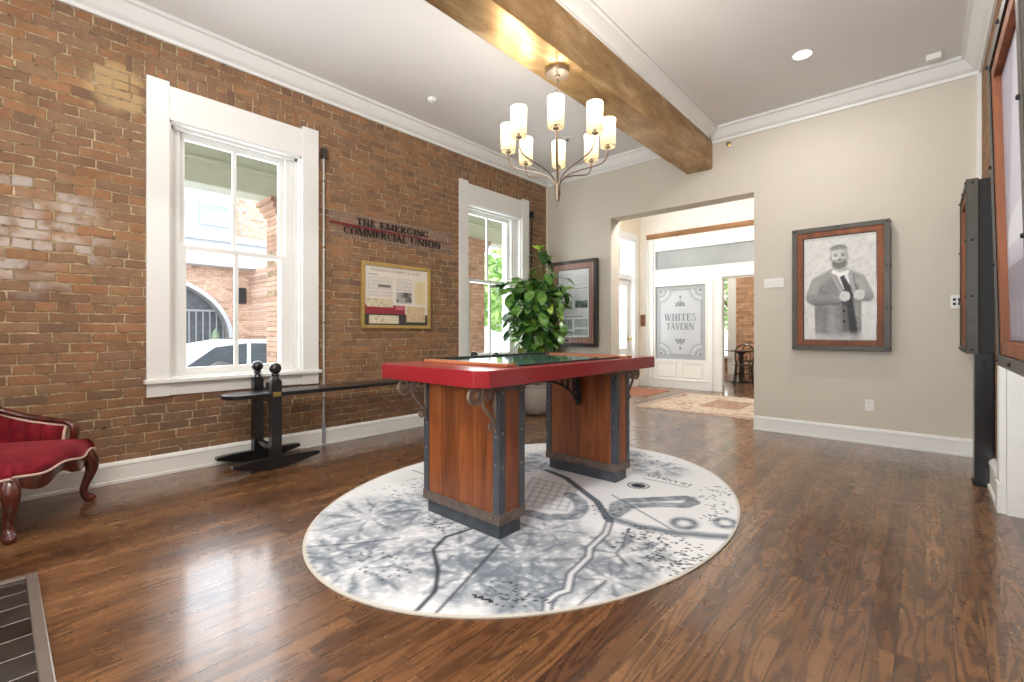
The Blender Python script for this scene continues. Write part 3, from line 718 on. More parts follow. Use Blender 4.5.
# ================================================================== THE THINGS
# ---- oval map rug (printed chart with hills, roads, river, village, tree marks)
RX, RY, rcx, rcy = 1.305, 1.68, -2.14, 2.72
rs = Sheet(2*RX, 2*RY, .0095, (226, 228, 231))
ox, oy = rcx-RX, rcy-RY
INK = (110, 120, 131)
A = lambda x, y: (x-ox, y-oy)
nA, nB, nC = rs.noise(.5, 21, 4), rs.noise(.08, 22, 3), rs.noise(.03, 23, 2)
rs.over((nA-.35)*.5, (196, 200, 206))
def hill(x, y, r, arms, seed, dens=.9, asp=1., rot=0):
    """hachured hill: ridges running out from a pale summit"""
    x, y = A(x, y); dx, dy = rs.X-x, rs.Y-y; c, q = cos(rot), sin(rot); dx, dy = dx*c+dy*q, (-dx*q+dy*c)/asp
    rr = np.hypot(dx, dy)/r; th = np.arctan2(dy, dx)
    wob = (nA-.5)*5+(nB-.5)*1.5
    ridge = np.abs(np.sin(th*arms/2+seed+wob*.8))
    shade = np.exp(-((rr-.5)/.45)**2)*((1-ridge)**5*1.5+(1-ridge)**1.2*.5)+np.exp(-((rr-.62)/.35)**2)*.30
    shade *= np.clip((rr-.10)*8, 0, 1)*np.clip((1.15-rr)*2.5, 0, 1)
    hatch = .55+.45*np.sin(th*arms*16+rr*6+nB*5)
    rs.over(np.clip(shade*dens*(.45+.55*hatch)*(.5+nC), 0, .85), INK)
    rs.over(np.clip((1.25-rr)*.6, 0, .26)*np.clip((nC-.3)*4, 0, 1), INK)
HILLS = [(-2.68, 1.62, .36, 9, 1, .85), (-2.5, 1.95, .34, 8, 2, .75), (-2.15, 1.21, .38, 9, 3, .85), (-1.9, 1.70, .30, 7, 4, .85), (-2.38, 1.22, .24, 7, 5, .7),
         (-1.66, 1.54, .26, 7, 6, .85), (-1.60, 1.86, .36, 9, 16, .95), (-1.43, 1.70, .26, 8, 7, .85), (-1.21, 2.25, .27, 8, 8, 1.), (-1.13, 1.97, .22, 7, 9, 1.), (-1.36, 1.60, .2, 7, 17, .85), (-2.72, 2.45, .3, 8, 10, .6),
         (-2.6, 3.45, .32, 8, 11, .9), (-2.25, 4.0, .3, 8, 12, .9), (-1.75, 3.85, .26, 7, 13, .8), (-1.68, 2.2, .26, 7, 14, .7), (-2.75, 3.0, .28, 7, 15, .7)]
for h in HILLS: hill(*h)
def band(pts, r, a=.8, rgb=INK, soft=.012, fuzzy=0):
    pts = [A(*p) for p in pts]; k = rs.poly(pts, r, soft)
    if fuzzy: k = k*(.35+.9*nC*(.5+nB))
    rs.over(np.clip(k*a, 0, 1), rgb)
band([(-1.51, 2.63), (-1.31, 2.63), (-1.08, 2.70), (-.85, 2.84)], .022, .8)
band([(-1.51, 2.63), (-1.31, 2.63), (-1.08, 2.70), (-.85, 2.84)], .05, .55, fuzzy=1)
FORT = [(-1.51, 2.68), (-1.59, 2.88), (-1.57, 2.98), (-1.42, 3.15), (-1.28, 3.31), (-1.21, 3.27), (-1.23, 3.16), (-1.38, 3.05), (-1.51, 2.90)]
band(FORT+FORT[:1], .045, .85, fuzzy=1); band(FORT[2:7], .035, .5, fuzzy=1)
band([(-1.94, 2.35), (-1.81, 2.36), (-1.69, 2.50), (-1.73, 2.65), (-1.82, 2.75), (-1.94, 2.81)], .05, .9, fuzzy=1)
for x, y, r in ((-1.12, 2.86, .10), (-.93, 3.04, .09)):
    k = np.hypot((rs.X-A(x, y)[0])*1.25, rs.Y-A(x, y)[1])/r; rs.over(np.exp(-((k-.75)/.3)**2)*.85*(.5+nC), INK)
RIV = [(-1.19, 1.55), (-1.25, 1.64), (-1.25, 1.71), (-1.23, 1.76), (-1.30, 1.89), (-1.33, 2.10), (-1.38, 2.19), (-1.41, 2.41), (-1.48, 2.58), (-1.72, 2.82), (-1.90, 2.93), (-2.19, 3.11), (-2.43, 3.17), (-2.61, 3.14), (-2.85, 3.2), (-3.2, 3.0)]
band(RIV, .024, .95, (60, 68, 78)); band(RIV, .014, 1., (208, 211, 216))
band(RIV[8:13], .020, .8, (74, 82, 92))
for pts in ([(-1.58, 1.10), (-1.68, 1.35), (-1.82, 1.48), (-2.01, 1.60), (-2.08, 1.75), (-2.05, 1.92), (-2.0, 2.3)],): band(pts, .010, .95, (46, 52, 60))
band([(-1.50, 1.12), (-1.78, 1.88)], .006, .95, (46, 52, 60))
for pts in ([(-1.34, 2.55), (-1.26, 2.34), (-1.24, 2.23), (-1.13, 2.15)], [(-1.14, 1.95), (-1.12, 1.6)], [(-1.71, 3.01), (-1.15, 2.73)], [(-2.65, 1.03), (-2.37, 1.39), (-2.27, 1.56)], [(-2.29, 1.75), (-2.1, 2.11)], [(-3.3, 2.4), (-2.5, 2.4), (-2.1, 2.5)]):
    band(pts, .005, .85, (70, 78, 88))
for i in range(7):      # village streets
    t = i/6; band([(-2.40+.42*t, 2.95+.02*t), (-2.12+.33*t, 2.42+.12*t)], .004, .55, (110, 118, 128)); band([(-2.38+.36*t, 2.93-.5*t), (-1.98+.2*t, 2.96-.42*t)], .004, .55, (110, 118, 128))
RT = np.random.default_rng(5)
FIELDS = [(-1.08, 2.46, .22, .20, 130), (-1.22, 2.55, .12, .09, 40), (-.98, 2.36, .12, .16, 40), (-2.21, 1.86, .16, .10, 40), (-2.09, 1.32, .20, .10, 34), (-1.38, 1.55, .16, .10, 50), (-1.16, 3.48, .10, .26, 60), (-1.02, 3.2, .05, .2, 30),
          (-2.9, 2.2, .2, .3, 50), (-1.6, 2.72, .12, .12, 26), (-2.0, 4.1, .3, .15, 60), (-2.6, 3.9, .2, .2, 40)]
for cx, cy, sx, sy, n in FIELDS:
    for i in range(n):
        x, y = A(cx+RT.uniform(-sx, sx), cy+RT.uniform(-sy, sy)); a = RT.uniform(0, pi)
        iy, ix = int(y/rs.h*(rs.ny-1)), int(x/rs.w*(rs.nx-1))
        if 3 < iy < rs.ny-4 and 3 < ix < rs.nx-4:
            dy, dx = (1, 2) if RT.random() < .5 else (2, 1)
            rs.I[iy:iy+dy, ix:ix+dx] = np.array((64, 72, 82))/255.
ex, ey = A(-1.66, 3.33); k = np.hypot((rs.X-ex), (rs.Y-ey))/.085
rs.over(((k < .66)*(.45+.9*nC)+((k > .82) & (k < 1.0))*.6)*.95, (46, 52, 60))
e2 = np.hypot((rs.X-RX)/RX, (rs.Y-RY)/RY); rs.over((e2 > .988)*.9, (202, 198, 190))
for i in range(20):
    x, y = A(-1.36-.018*i, 3.54-.001*i); rs.over(rs.cap(x, y, x-.008, y+.004*(i % 3), .006, None, .01)*.75, (96, 100, 106))
mk = np.hypot((rs.X-RX)/(RX-.004), (rs.Y-RY)/(RY-.004)) < 1
rug = tag(MB().prism([(RX*cos(2*pi*i/160), RY*sin(2*pi*i/160)) for i in range(160)], 'z', 0.0005, .007).build('oval_rug', paint('rug_edge', (200, 196, 186), .95, bump=0), loc=(rcx, rcy, 0)),
          'large oval rug printed with a grey antique map under the red table', 'rug')
rs.mesh('map_print', M['rug'], lambda x, y: (x-RX, y-RY, .0078), rug, mask=mk[:-1, :-1] & mk[1:, 1:] & mk[:-1, 1:] & mk[1:, :-1])
def rug_text(txt, h, w, cx, cy, ang):
    c, s_ = cos(ang), sin(ang)
    text_mb(txt, h, w, lambda u, v, d: (cx-rcx+u*c-v*s_, cy-rcy+u*s_+v*c, .0084)).build('map_lettering', M['ink_black'], rug)
rug_text("FRANKLIN", .058, .39, -1.545, 3.645, pi-.06); mb = MB()
mb.tube([(-1.53+.012*i-rcx, 1.44+.012*sin(i*2.1)+.003*i-rcy, .0085) for i in range(10)], .006, 4, flat=(1, .05)); mb.build('map_lettering', M['ink_black'], rug)

# ---- red-topped display table
T = thing('display_table', 'red-topped display table on two riveted wood pedestals over the map rug', 'table', (-2.148, 2.685, .0078))
TX0, TX1, TY0, TY1, TZ0, TZ1 = -2.665, -1.69, 1.655, 3.745, .905, .997
c = .062
MB().prism([(TX0+c, TY0), (TX1-c, TY0), (TX1, TY0+c), (TX1, TY1-c), (TX1-c, TY1), (TX0+c, TY1), (TX0, TY1-c), (TX0, TY0+c)], 'z', TZ0, TZ1)\
    .build('tabletop', M['red'], T, world=True, bevel=.004)
MB().box(TX0+.10, TX1-.10, 2.06, 3.24, TZ1, TZ1+.009).build('glass_panel', M['teal_glass'], T, world=True, bevel=.002)
build_each(MB().box(TX0+.07, TX0+.10, 1.97, 3.32, TZ1, TZ1+.02).box(TX1-.10, TX1-.085, 2.06, 3.24, TZ1, TZ1+.010), 'bezel', M['iron_dark'], T, world=True)
for y in (1.985, 3.285):
    MB().box(TX0+.12 if y < 2 else TX0+.2, TX1-.085 if y < 2 else TX1-.02, y-.04, y+.04, TZ1+.0, TZ1+.019).build('wooden_rail', M['rail'], T, world=True, bevel=.004)
def rivets(mb, pts, r=.0085):
    for p, ax in pts:
        q = {'x': (.45, 1, 1), 'y': (1, .45, 1)}[ax]; mb.ball(p, r, 8, sq=q)
    return mb
def pedestal(y0, y1):
    X0, X1 = -2.492, -1.80; zb, zt = .10, .905
    p = MB().box(X0+.006, X1-.006, y0+.006, y1-.006, zb, zt-.001).build('pedestal', M['ped'], T, world=True)
    MB().box(X0+.02, X1-.02, y0+.02, y1-.02, .0082, zb).build('plinth', M['steel'], p, world=True, bevel=.003)
    for sx in (0, 1):
        for sy in (0, 1):
            x, y = (X1 if sx else X0), (y1 if sy else y0); dx, dy = (-1 if sx else 1), (-1 if sy else 1)
            po = MB().box(x, x+dx*.052, y, y+dy*.005, zb, zt-.002).box(x, x+dx*.005, y+dy*.005, y+dy*.052, zb, zt-.002)
            po.build('corner_post', M['steel'], p, world=True, bevel=.0015)
            rv = MB()
            rivets(rv, [((x+dx*.028, y-dy*.001, z), 'y') for z in (.13, .44, .60, .84)]+[((x-dx*.001, y+dy*.03, z), 'x') for z in (.13, .42, .62, .85)])
            build_each(rv, 'rivet', M['rivet'], p, world=True, smooth=True)
    for z0, z1 in ((zb-.004, zb+.056), (zt-.045, zt-.0005)):
        bd = MB().prism([(X0-.004, y0-.004), (X1+.004, y0-.004), (X1+.004, y1+.004), (X0-.004, y1+.004)], 'z', z0, z1)
        bd.build('steel_band', M['steel_brown'], p, world=True, bevel=.0015)
    rv = MB()
    for sx in (X0, X1):
        for sy in (y0, y1): rivets(rv, [((sx+(.07 if sx == X0 else -.07), sy+(-.005 if sy == y0 else .005), zb+.026), 'y')], .007)
    build_each(rv, 'rivet', M['rivet'], p, world=True, smooth=True)
    return p
pedestal(1.905, 2.13); pedestal(3.24, 3.455)
def spiral(c, r, a0, turns, k=.32, n=26):
    return [(c[0]+r*(1-(1-k)*i/n)*cos(a0+turns*2*pi*i/n), c[1]+r*(1-(1-k)*i/n)*sin(a0+turns*2*pi*i/n)) for i in range(n+1)]
def scroll_bracket(x, y, sgn):
    """wrought iron scroll under the table overhang; s runs outward, z down from the slab"""
    P = lambda q: (x, y+sgn*q[0], TZ0+q[1])
    mb = MB()
    main = spiral((.17, -.055), .042, -pi*.1, 1.15)[::-1]            # outer curl, opening downwards
    lead = [(.205, -.075), (.175, -.098), (.135, -.09), (.112, -.055)]
    mb.tube([P(q) for q in spiral((.168, -.05), .044, radians(-20), 1.2)], .0105, 8)
    mb.tube([P(q) for q in [(.211, -.063), (.196, -.088), (.165, -.1), (.13, -.092), (.108, -.06), (.10, -.02)]], .0105, 8)
    mb.tube([P(q) for q in spiral((.062, -.058), .042, radians(160), -1.25)], .0105, 8)
    mb.tube([P(q) for q in [(.022, -.044), (.034, -.016), (.07, -.006), (.1, -.02), (.112, -.055), (.11, -.09), (.092, -.125), (.062, -.16), (.03, -.195), (.012, -.22), (.016, -.245)]], .0105, 8)
    mb.tube([P(q) for q in spiral((.036, -.238), .024, radians(200), 1.1)], .008, 8)
    mb.box(x-.012, x+.012, y+sgn*.002, y+sgn*.008, TZ0-.28, TZ0-.001).box(x-.012, x+.012, y+sgn*.002, y+sgn*.215, TZ0-.007, TZ0-.0005)
    return mb.build('scroll_bracket', M['iron'], T, world=True, smooth=True)
for x in (-2.466, -1.826): scroll_bracket(x, 1.903, -1); scroll_bracket(x, 3.457, 1)
# arched iron apron between the pedestals
mb = MB(); xa = -2.148; ya, yb = 2.136, 3.234; ym = (ya+yb)/2
arc = [(y, TZ0-.075-.20*abs((y-ym)/(yb-ym))**2.4) for y in np.linspace(ya, yb, 33)]
mb.tube([(xa, y, z) for y, z in arc], .009, 8)
mb.box(xa-.02, xa+.02, ya, yb, TZ0-.03, TZ0-.0005)
for i in range(1, 14):
    y = ya+(yb-ya)*i/14; z = np.interp(y, [a for a, _ in arc], [b for _, b in arc]); sl = (y-ym)*.12
    mb.tube([(xa, y, z), (xa, y+sl*.0, TZ0-.03)], .008, 6)
for y, s_ in ((ya+.006, 1), (yb-.006, -1)):
    mb.box(xa-.022, xa+.022, y-.006, y+.006, TZ0-.31, TZ0-.03)
    mb.tube([(xa, y+s_*q[0], TZ0-.245+q[1]) for q in spiral((.04, 0), .03, pi, -1.2*s_ if 0 else -1.2)], .007, 8)
    mb.tube([(xa, y+s_*q[0], TZ0-.15+q[1]) for q in spiral((.055, 0), .032, pi*.5, 1.2)], .007, 8)
mb.build('arched_apron', M['iron_dark'], T, world=True, smooth=True)

# ---- framed display cases (steel angle frame, plank border, recessed sheet)
def display_case(label, loc, rz, w=.877, h=1.37, steel=.05, wd=.058, depth=.12, sheet=None, wood_mat='frame_wood', tilt=0, sidebolts=True):
    t = thing('display_case', label, 'display case', loc, rz); t.rotation_euler = (tilt, 0, rz)
    W2, H2 = w/2, h/2; fy = -depth
    MB().box(-W2+.03, W2-.03, fy+.071, 0, -H2+.006, H2-.006).box(-W2+.03, W2-.03, fy+.055, fy+.071, -H2+.03, H2-.03).build('back_box', M['matte_black'], t)
    f = MB()
    for x0, x1, z0, z1 in ((-W2, -W2+steel, -H2, H2), (W2-steel, W2, -H2, H2), (-W2+steel, W2-steel, -H2, -H2+steel), (-W2+steel, W2-steel, H2-steel, H2)):
        f.box(x0, x1, fy, fy+.006, z0, z1)
    f.box(-W2, -W2+.006, fy+.006, fy+.07, -H2, H2).box(W2-.006, W2, fy+.006, fy+.07, -H2, H2).box(-W2+.006, W2-.006, fy+.006, fy+.07, -H2, -H2+.006).box(-W2+.006, W2-.006, fy+.006, fy+.07, H2-.006, H2)
    f.build('steel_frame', M['case_steel'], t, bevel=.0015)
    a, b = W2-steel, H2-steel
    wv = MB().box(-a, -a+wd, fy+.008, fy+.04, -b, b).box(a-wd, a, fy+.008, fy+.04, -b, b).box(-a+wd, a-wd, fy+.008, fy+.04, -b, -b+wd).box(-a+wd, a-wd, fy+.008, fy+.04, b-wd, b)
    wv.build('wood_border', M[wood_mat], t, bevel=.003)
    a -= wd; b -= wd
    MB().box(-a, a, fy+.034, fy+.055, -b, b).build('bezel', M['black'], t)
    bo = MB()
    for x in (-W2+.025, W2-.025):
        for z in (-H2+.025, -H2*.34, H2*.3, H2-.025): bo.lathe([(.009, 0), (.009, -.006), (.005, -.009)], (x, fy, z), 6, axis='y')
    for z in (-H2+.025, H2-.025): bo.lathe([(.009, 0), (.009, -.006), (.005, -.009)], (0, fy, z), 6, axis='y')
    for s_ in (-1, 1):
        for z in (-H2+.03, -H2*.34, H2*.3, H2-.03): bo.lathe([(.009, 0), (.009, .006*s_), (.005, .009*s_)], (s_*W2, fy+.035, z), 6, axis='x')
    build_each(bo, 'bolt', M['matte_black'], t)
    if sheet:
        sw, shh = 2*(a-.008), 2*(b-.008); o = sheet(sw, shh)
        o.mesh('screen', M['screen'], lambda x, y: (x-sw/2, fy+.0335, y-shh/2), t)
    return t
def portrait(w, h):
    s = Sheet(w, h, .0045, (222, 222, 218)); n = s.noise(.16, 41, 4); n2 = s.noise(.03, 42, 2)
    s.over(np.clip((n-.45)*1.6, 0, .5), (186, 187, 184)); s.over(np.clip((n-.62)*3, 0, .6), (238, 238, 236))
    E_ = lambda cx, cy, rx, ry, so=.2, rot=0: s.ell(cx*w, cy*h, rx*w, ry*h, so, rot)
    Cp = lambda x0, y0, x1, y1, r0, r1=None, so=.012: s.cap(x0*w, y0*h, x1*w, y1*h, r0*w, None if r1 is None else r1*w, so)
    coat, dk, lt = (146, 146, 144), (98, 98, 98), (184, 184, 182)
    tex = (n-.5)*.9
    # torso / coat
    body = np.maximum.reduce([Cp(.27, .52, .30, -.1, .12, .13), Cp(.70, .52, .68, -.1, .11, .13), Cp(.48, .55, .48, -.1, .20, .24)])
    s.over(body, coat); s.over(body*np.clip(.3+tex, 0, .5), dk); s.over(body*np.clip((n2-.5)*1.2, 0, .4), lt)
    s.over(Cp(.42, .66, .20, .57, .05, .085, .03), (156, 156, 154)); s.over(Cp(.57, .66, .78, .575, .05, .08, .03), (150, 150, 148))
    for a in ((.19, .56, .115, .42, .088, .088), (.80, .555, .895, .42, .078, .076)): s.over(Cp(*a), (158, 158, 156)); s.over(Cp(a[0]-.03, a[1], a[2]-.03, a[3], .03, .03, .06)*.5, (184, 184, 182))
    for a in ((.115, .40, .52, .385, .085, .06), (.90, .405, .79, .40, .074, .055)): s.over(Cp(*a), (148, 148, 146)); s.over(Cp(a[0], a[1]-.03, a[2], a[3]-.022, .03, .02, .05)*.55, (98, 98, 98))
    s.over(Cp(.13, .345, .5, .345, .012, .012, .03)*.75, (72, 72, 72)); s.over(Cp(.26, .52, .215, .45, .012, .010, .03)*.6, (92, 92, 92)); s.over(Cp(.32, .30, .29, .02, .012, .012, .04)*.5, (100, 100, 100))
    s.over(Cp(.74, .52, .79, .45, .012, .010, .03)*.6, (92, 92, 92)); s.over(Cp(.40, .30, .42, .05, .05, .06, .06)*.35, (190, 190, 188))
    for i in range(5): s.over(Cp(.14+.06*i, .43-.004*i, .17+.06*i, .37, .008, .006, .02)*.4, (100, 100, 100))
    # shirt, lapels, waistcoat, tie
    s.over(np.maximum(Cp(.46, .645, .58, .5, .06, .04), Cp(.62, .64, .62, .5, .04, .03)), (236, 236, 236))
    s.over(Cp(.60, .44, .66, .10, .07, .09, .02), (58, 58, 60)); s.over(Cp(.55, .60, .66, .44, .03, .055, .012), (48, 48, 52))
    s.over(Cp(.64, .44, .72, .0, .04, .05, .02), (40, 40, 42)); s.over(Cp(.57, .30, .62, .0, .05, .04, .03)*.6, (120, 120, 118))
    for a in ((.40, .655, .56, .44, .035, .03), (.66, .63, .72, .44, .03, .03)): s.over(Cp(*a), (168, 168, 166)); s.over(Cp(a[0]+.04, a[1]-.01, a[2]+.03, a[3], .008, .008, .01)*.6, (84, 84, 84))
    for y in (.275, .175): s.over(E_(.575, y, .022, .014), (44, 44, 44))
    s.over(np.clip((.075-s.Y/h+(n-.5)*.1)*14, 0, .75), (214, 214, 212))
    # hands
    for cx, cy in ((.585, .415), (.78, .425)):
        s.over(E_(cx, cy, .075, .05, .15), (206, 206, 204)); 
        for i in range(4): s.over(Cp(cx-.03+.005*i, cy+.028-.019*i, cx+.05, cy+.03-.019*i, .016, .014, .006), (214, 214, 212)); s.over(Cp(cx-.03, cy+.018-.019*i, cx+.05, cy+.02-.019*i, .004, .004, .006)*.55, (130, 130, 128))
    # neck and head
    s.over(Cp(.50, .67, .51, .74, .085), (188, 188, 186)); s.over(Cp(.43, .655, .52, .625, .03, .03, .01), (240, 240, 240)); s.over(Cp(.52, .625, .61, .65, .03, .03, .01), (240, 240, 240))
    s.over(E_(.505, .79, .118, .105, .1), (206, 206, 204)); s.over(E_(.46, .80, .07, .075, .8)*.35, (232, 232, 230)); s.over(E_(.58, .78, .05, .08, .8)*.4, (160, 160, 158))
    s.over(E_(.385, .785, .018, .026), (180, 180, 178)); s.over(E_(.625, .785, .018, .026), (176, 176, 174))
    beard = E_(.51, .737, .106, .055, .35)*(1-E_(.51, .785, .075, .042, .4)); s.over(beard*.8, (92, 92, 92)); s.over(E_(.515, .768, .05, .009, .5)*.75, (100, 100, 100)); s.over(E_(.515, .752, .04, .008, .4), (160, 150, 150))
    hair = E_(.50, .868, .122, .05, .25)*np.clip((s.Y/h-.852+.10*np.abs(s.X/w-.5))*24, 0, 1); s.over(hair*.7, (98, 98, 98)); s.over(E_(.46, .89, .08, .018, .6)*.5, (140, 140, 138))
    s.over(np.maximum(Cp(.395, .85, .395, .77, .011), Cp(.615, .85, .615, .79, .009))*.3, (110, 110, 110))
    for x in (.458, .56): s.over(E_(x, .812, .034, .016, .8)*.45, (140, 140, 138)); s.over(E_(x, .81, .018, .006, .5)*.9, (84, 84, 84)); s.over(Cp(x-.03, .828, x+.028, .829, .005)*.8, (96, 96, 96))
    s.over(Cp(.512, .805, .518, .778, .012, .018, .02)*.45, (150, 150, 148)); s.over(Cp(.505, .772, .535, .772, .007)*.5, (110, 110, 110))
    s.over(np.clip((n2-.5)*.5, 0, .2), (120, 120, 120)); return s
def article(w, h):
    s = Sheet(w, h, .0045, (216, 220, 220)); n = s.noise(.15, 61, 3); s.over((n-.4)*.4, (236, 238, 238))
    s.lines(.06*w, .48*w, .63*h, .95*h, .016, (140, 142, 144), .5, 3); s.lines(.54*w, .94*w, .75*h, .92*h, .016, (140, 142, 144), .5, 4)
    s.rect(.52*w, .96*w, .715*h, .728*h, (120, 122, 124), .7); s.lines(.54*w, .94*w, .55*h, .70*h, .016, (140, 142, 144), .5, 5)
    im = s.noise(.05, 62, 3)
    for x0, x1, y0, y1, d in ((.55, .95, .43, .54, 90), (.06, .46, .42, .54, 150), (.04, .46, .12, .27, 130), (.52, .96, .15, .27, 165), (.04, .48, .02, .1, 170), (.52, .96, .03, .12, 150)):
        k = ((s.X > x0*w) & (s.X < x1*w) & (s.Y > y0*h) & (s.Y < y1*h))*1.; s.over(k*np.clip(.25+im*.9, 0, 1), (d-20, d, d-8))
    for i in range(5): s.rect((.57+.075*i)*w, (.605+.075*i)*w, .45*h, .52*h, (70, 72, 74), .8)
    s.rect(.2*w, .8*w, .3*h, .315*h, (120, 122, 124), .7); s.lines(.1*w, .9*w, .32*h, .41*h, .016, (150, 152, 154), .45, 7); s.rect(.02*w, .24*w, .2*h, .24*h, (186, 120, 124), .6); return s
def pale_screen(w, h):
    s = Sheet(w, h, .006, (172, 168, 182)); n = s.noise(.3, 71, 4); s.over((n-.45)*.8, (150, 146, 160)); x, y = s.X/w, s.Y/h
    s.over(np.clip((x*1.4+.30-y)*8, 0, 1)*np.clip((y-.24)*12, 0, 1)*.85, (206, 206, 216)); s.over(s.ell(.55*w, .36*h, .5*w, .10*h, .1)*(y > .34)*.9, (226, 226, 232)); s.over((y < .27)*.8, (134, 128, 138))
    for i in range(4): s.rect((.1+.22*i)*w, (.2+.22*i)*w, .02*h, .14*h, (160, 154, 164), .7)
    return s
# portrait centre: x -0.706, z 1.685
display_case('framed grey portrait of a bearded man in a suit on the beige wall', (-.706, B-.0002, 1.685), 0, sheet=portrait)
display_case('framed panel of printed articles behind the leafy plant', (-4.19, B-.0002, 1.655), 0, steel=.052, wd=.085, sheet=article, wood_mat='frame_rose')
display_case('black-sided display case hanging above the black post, seen almost edge on', (R_-.0002, 5.525, 1.715), -pi/2, depth=.16, sheet=pale_screen)
display_case('large wood-bordered display with lilac screen above the white doorway jamb', (R_-.018, 2.60, 1.745), -pi/2, depth=.153, w=.9, h=1.385, tilt=.023, sheet=pale_screen)
p = thing('black_post', 'tall black floor post beneath the edge-on display case', 'post', (.345, 5.19, 0))
MB().box(.288, .395, 5.10, 5.28, 0.0005, 1.034).build('column', M['black'], p, world=True, bevel=.004)
MB().box(.28, .398, 5.095, 5.285, .0006, .02).build('foot_plate', M['matte_black'], p, world=True)
mb = MB()
for i, z in enumerate((.90, .945, .97)): mb.ball((.34, 5.097, z), .012, 8, sq=(1, .6, 1))
build_each(mb, 'cable_gland', M['matte_black'], p, world=True, smooth=True)

# ---- wall sign and gilt framed poster on the brick
t = thing('wall_sign', 'clear wall sign reading THE EMERGING COMMERCIAL UNION with a crimson line', 'sign', (L, 3.24, 2.36))
MB().box(L+.022, L+.027, 2.38, 4.12, 2.25, 2.52).build('acrylic_panel', M['acrylic'], t, world=True)
MB().prism([(2.385, 2.372), (2.385, 2.402), (4.12, 2.382), (4.12, 2.374)], 'x', L+.036, L+.040).build('crimson_line', M['redline'], t, world=True)
for word, y0, w, z, h in (('THE', 2.705, .245, 2.408, .078), ('EMERGING', 3.005, .72, 2.408, .078), ('COMMERCIAL', 2.548, .84, 2.29, .082), ('UNION', 3.435, .485, 2.29, .082)):
    text_mb(word, h, w, lambda u, v, d: (L+.029+d, y0+w/2+u, z+v), .006).build('lettering', M['ink_black'], t, world=True)
mb = MB()
for y in (2.42, 4.08):
    for z in (2.27, 2.5): mb.lathe([(.008, 0), (.008, .03), (.004, .034)], (L, y, z), 10, axis='x')
build_each(mb, 'standoff', M['rivet'], t, world=True, smooth=True)
t = thing('framed_poster', 'gilt framed history poster hanging on the brick between the windows', 'poster', (L, 3.278, 1.24))
y0, y1, z0, z1, fw = 2.765, 3.745, 1.24, 2.015, .042
f = MB()
for a, b, c_, d in ((y0, y0+fw, z0, z1), (y1-fw, y1, z0, z1), (y0+fw, y1-fw, z0, z0+fw), (y0+fw, y1-fw, z1-fw, z1)):
    f.box(L+.008, L+.040, a, b, c_, d)
f.box(L+.002, L+.016, y0+.01, y1-.01, z0+.01, z1-.01); f.build('gilt_frame', M['gilt'], t, world=True, bevel=.005)
def poster(w, h):
    s = Sheet(w, h, .0042, (222, 216, 206)); im = s.noise(.06, 81, 4); fi = s.noise(.02, 82, 2)
    s.rect(0, w, 0, .19*h, (70, 66, 66)); s.rect(0, .62*w, .19*h, .345*h, (150, 58, 66)); s.rect(.44*w, w, .30*h, .34*h, (222, 216, 206), 0)
    s.text("THE EMERGING COMMERCIAL UNION", .47*w, .91*h, .026, .78*w, (110, 104, 98), .85)
    s.lines(.05*w, .42*w, .47*h, .83*h, .014, (136, 130, 124), .5, 2); s.rect(.20*w, .39*w, .645*h, .69*h, (116, 110, 106), .85); s.rect(.05*w, .2*w, .85*h, .862*h, (90, 86, 82), .7)
    s.lines(.48*w, .74*w, .60*h, .83*h, .014, (136, 130, 124), .5, 4); s.rect(.78*w, .97*w, .38*h, .80*h, (222, 208, 168))
    for i in range(9): s.rect(.78*w, .97*w, (.38+.047*i)*h, (.386+.047*i)*h, (176, 160, 120), .8)
    for i in range(4): s.rect((.78+.05*i)*w, (.784+.05*i)*w, .38*h, .80*h, (176, 160, 120), .8)
    k = ((s.X > .48*w) & (s.X < .73*w) & (s.Y > .39*h) & (s.Y < .585*h))*1.; s.over(k, (172, 168, 164)); s.over(k*np.clip((im-.42)*6, 0, 1), (84, 80, 78))
    for x0, x1, y0, y1, c_ in ((.03, .43, .31, .455, (216, 206, 174)), (.07, .52, .03, .165, (222, 214, 190)), (.64, .96, .06, .34, (212, 190, 156))):
        k = ((s.X > x0*w) & (s.X < x1*w) & (s.Y > y0*h) & (s.Y < y1*h))*1.; s.over(k, c_); s.over(k*np.clip((np.abs(np.sin(im*34)) < .22)*.5, 0, 1), (130, 118, 92)); s.over(k*(fi > .66)*.35, (140, 126, 100))
    s.rect(.47*w, .61*w, .27*h, .33*h, (206, 130, 140), .7); return s
pw, ph = y1-y0-2*fw, z1-z0-2*fw; po = poster(pw, ph)
po.mesh('poster_print', M['print'], lambda x, y: (L+.0175, y0+fw+x, z0+fw+y), t, world=True)
MB().box(L+.006, L+.016, 3.72, 3.75, 2.015, 2.045).build('hanger', M['rivet'], t, world=True)

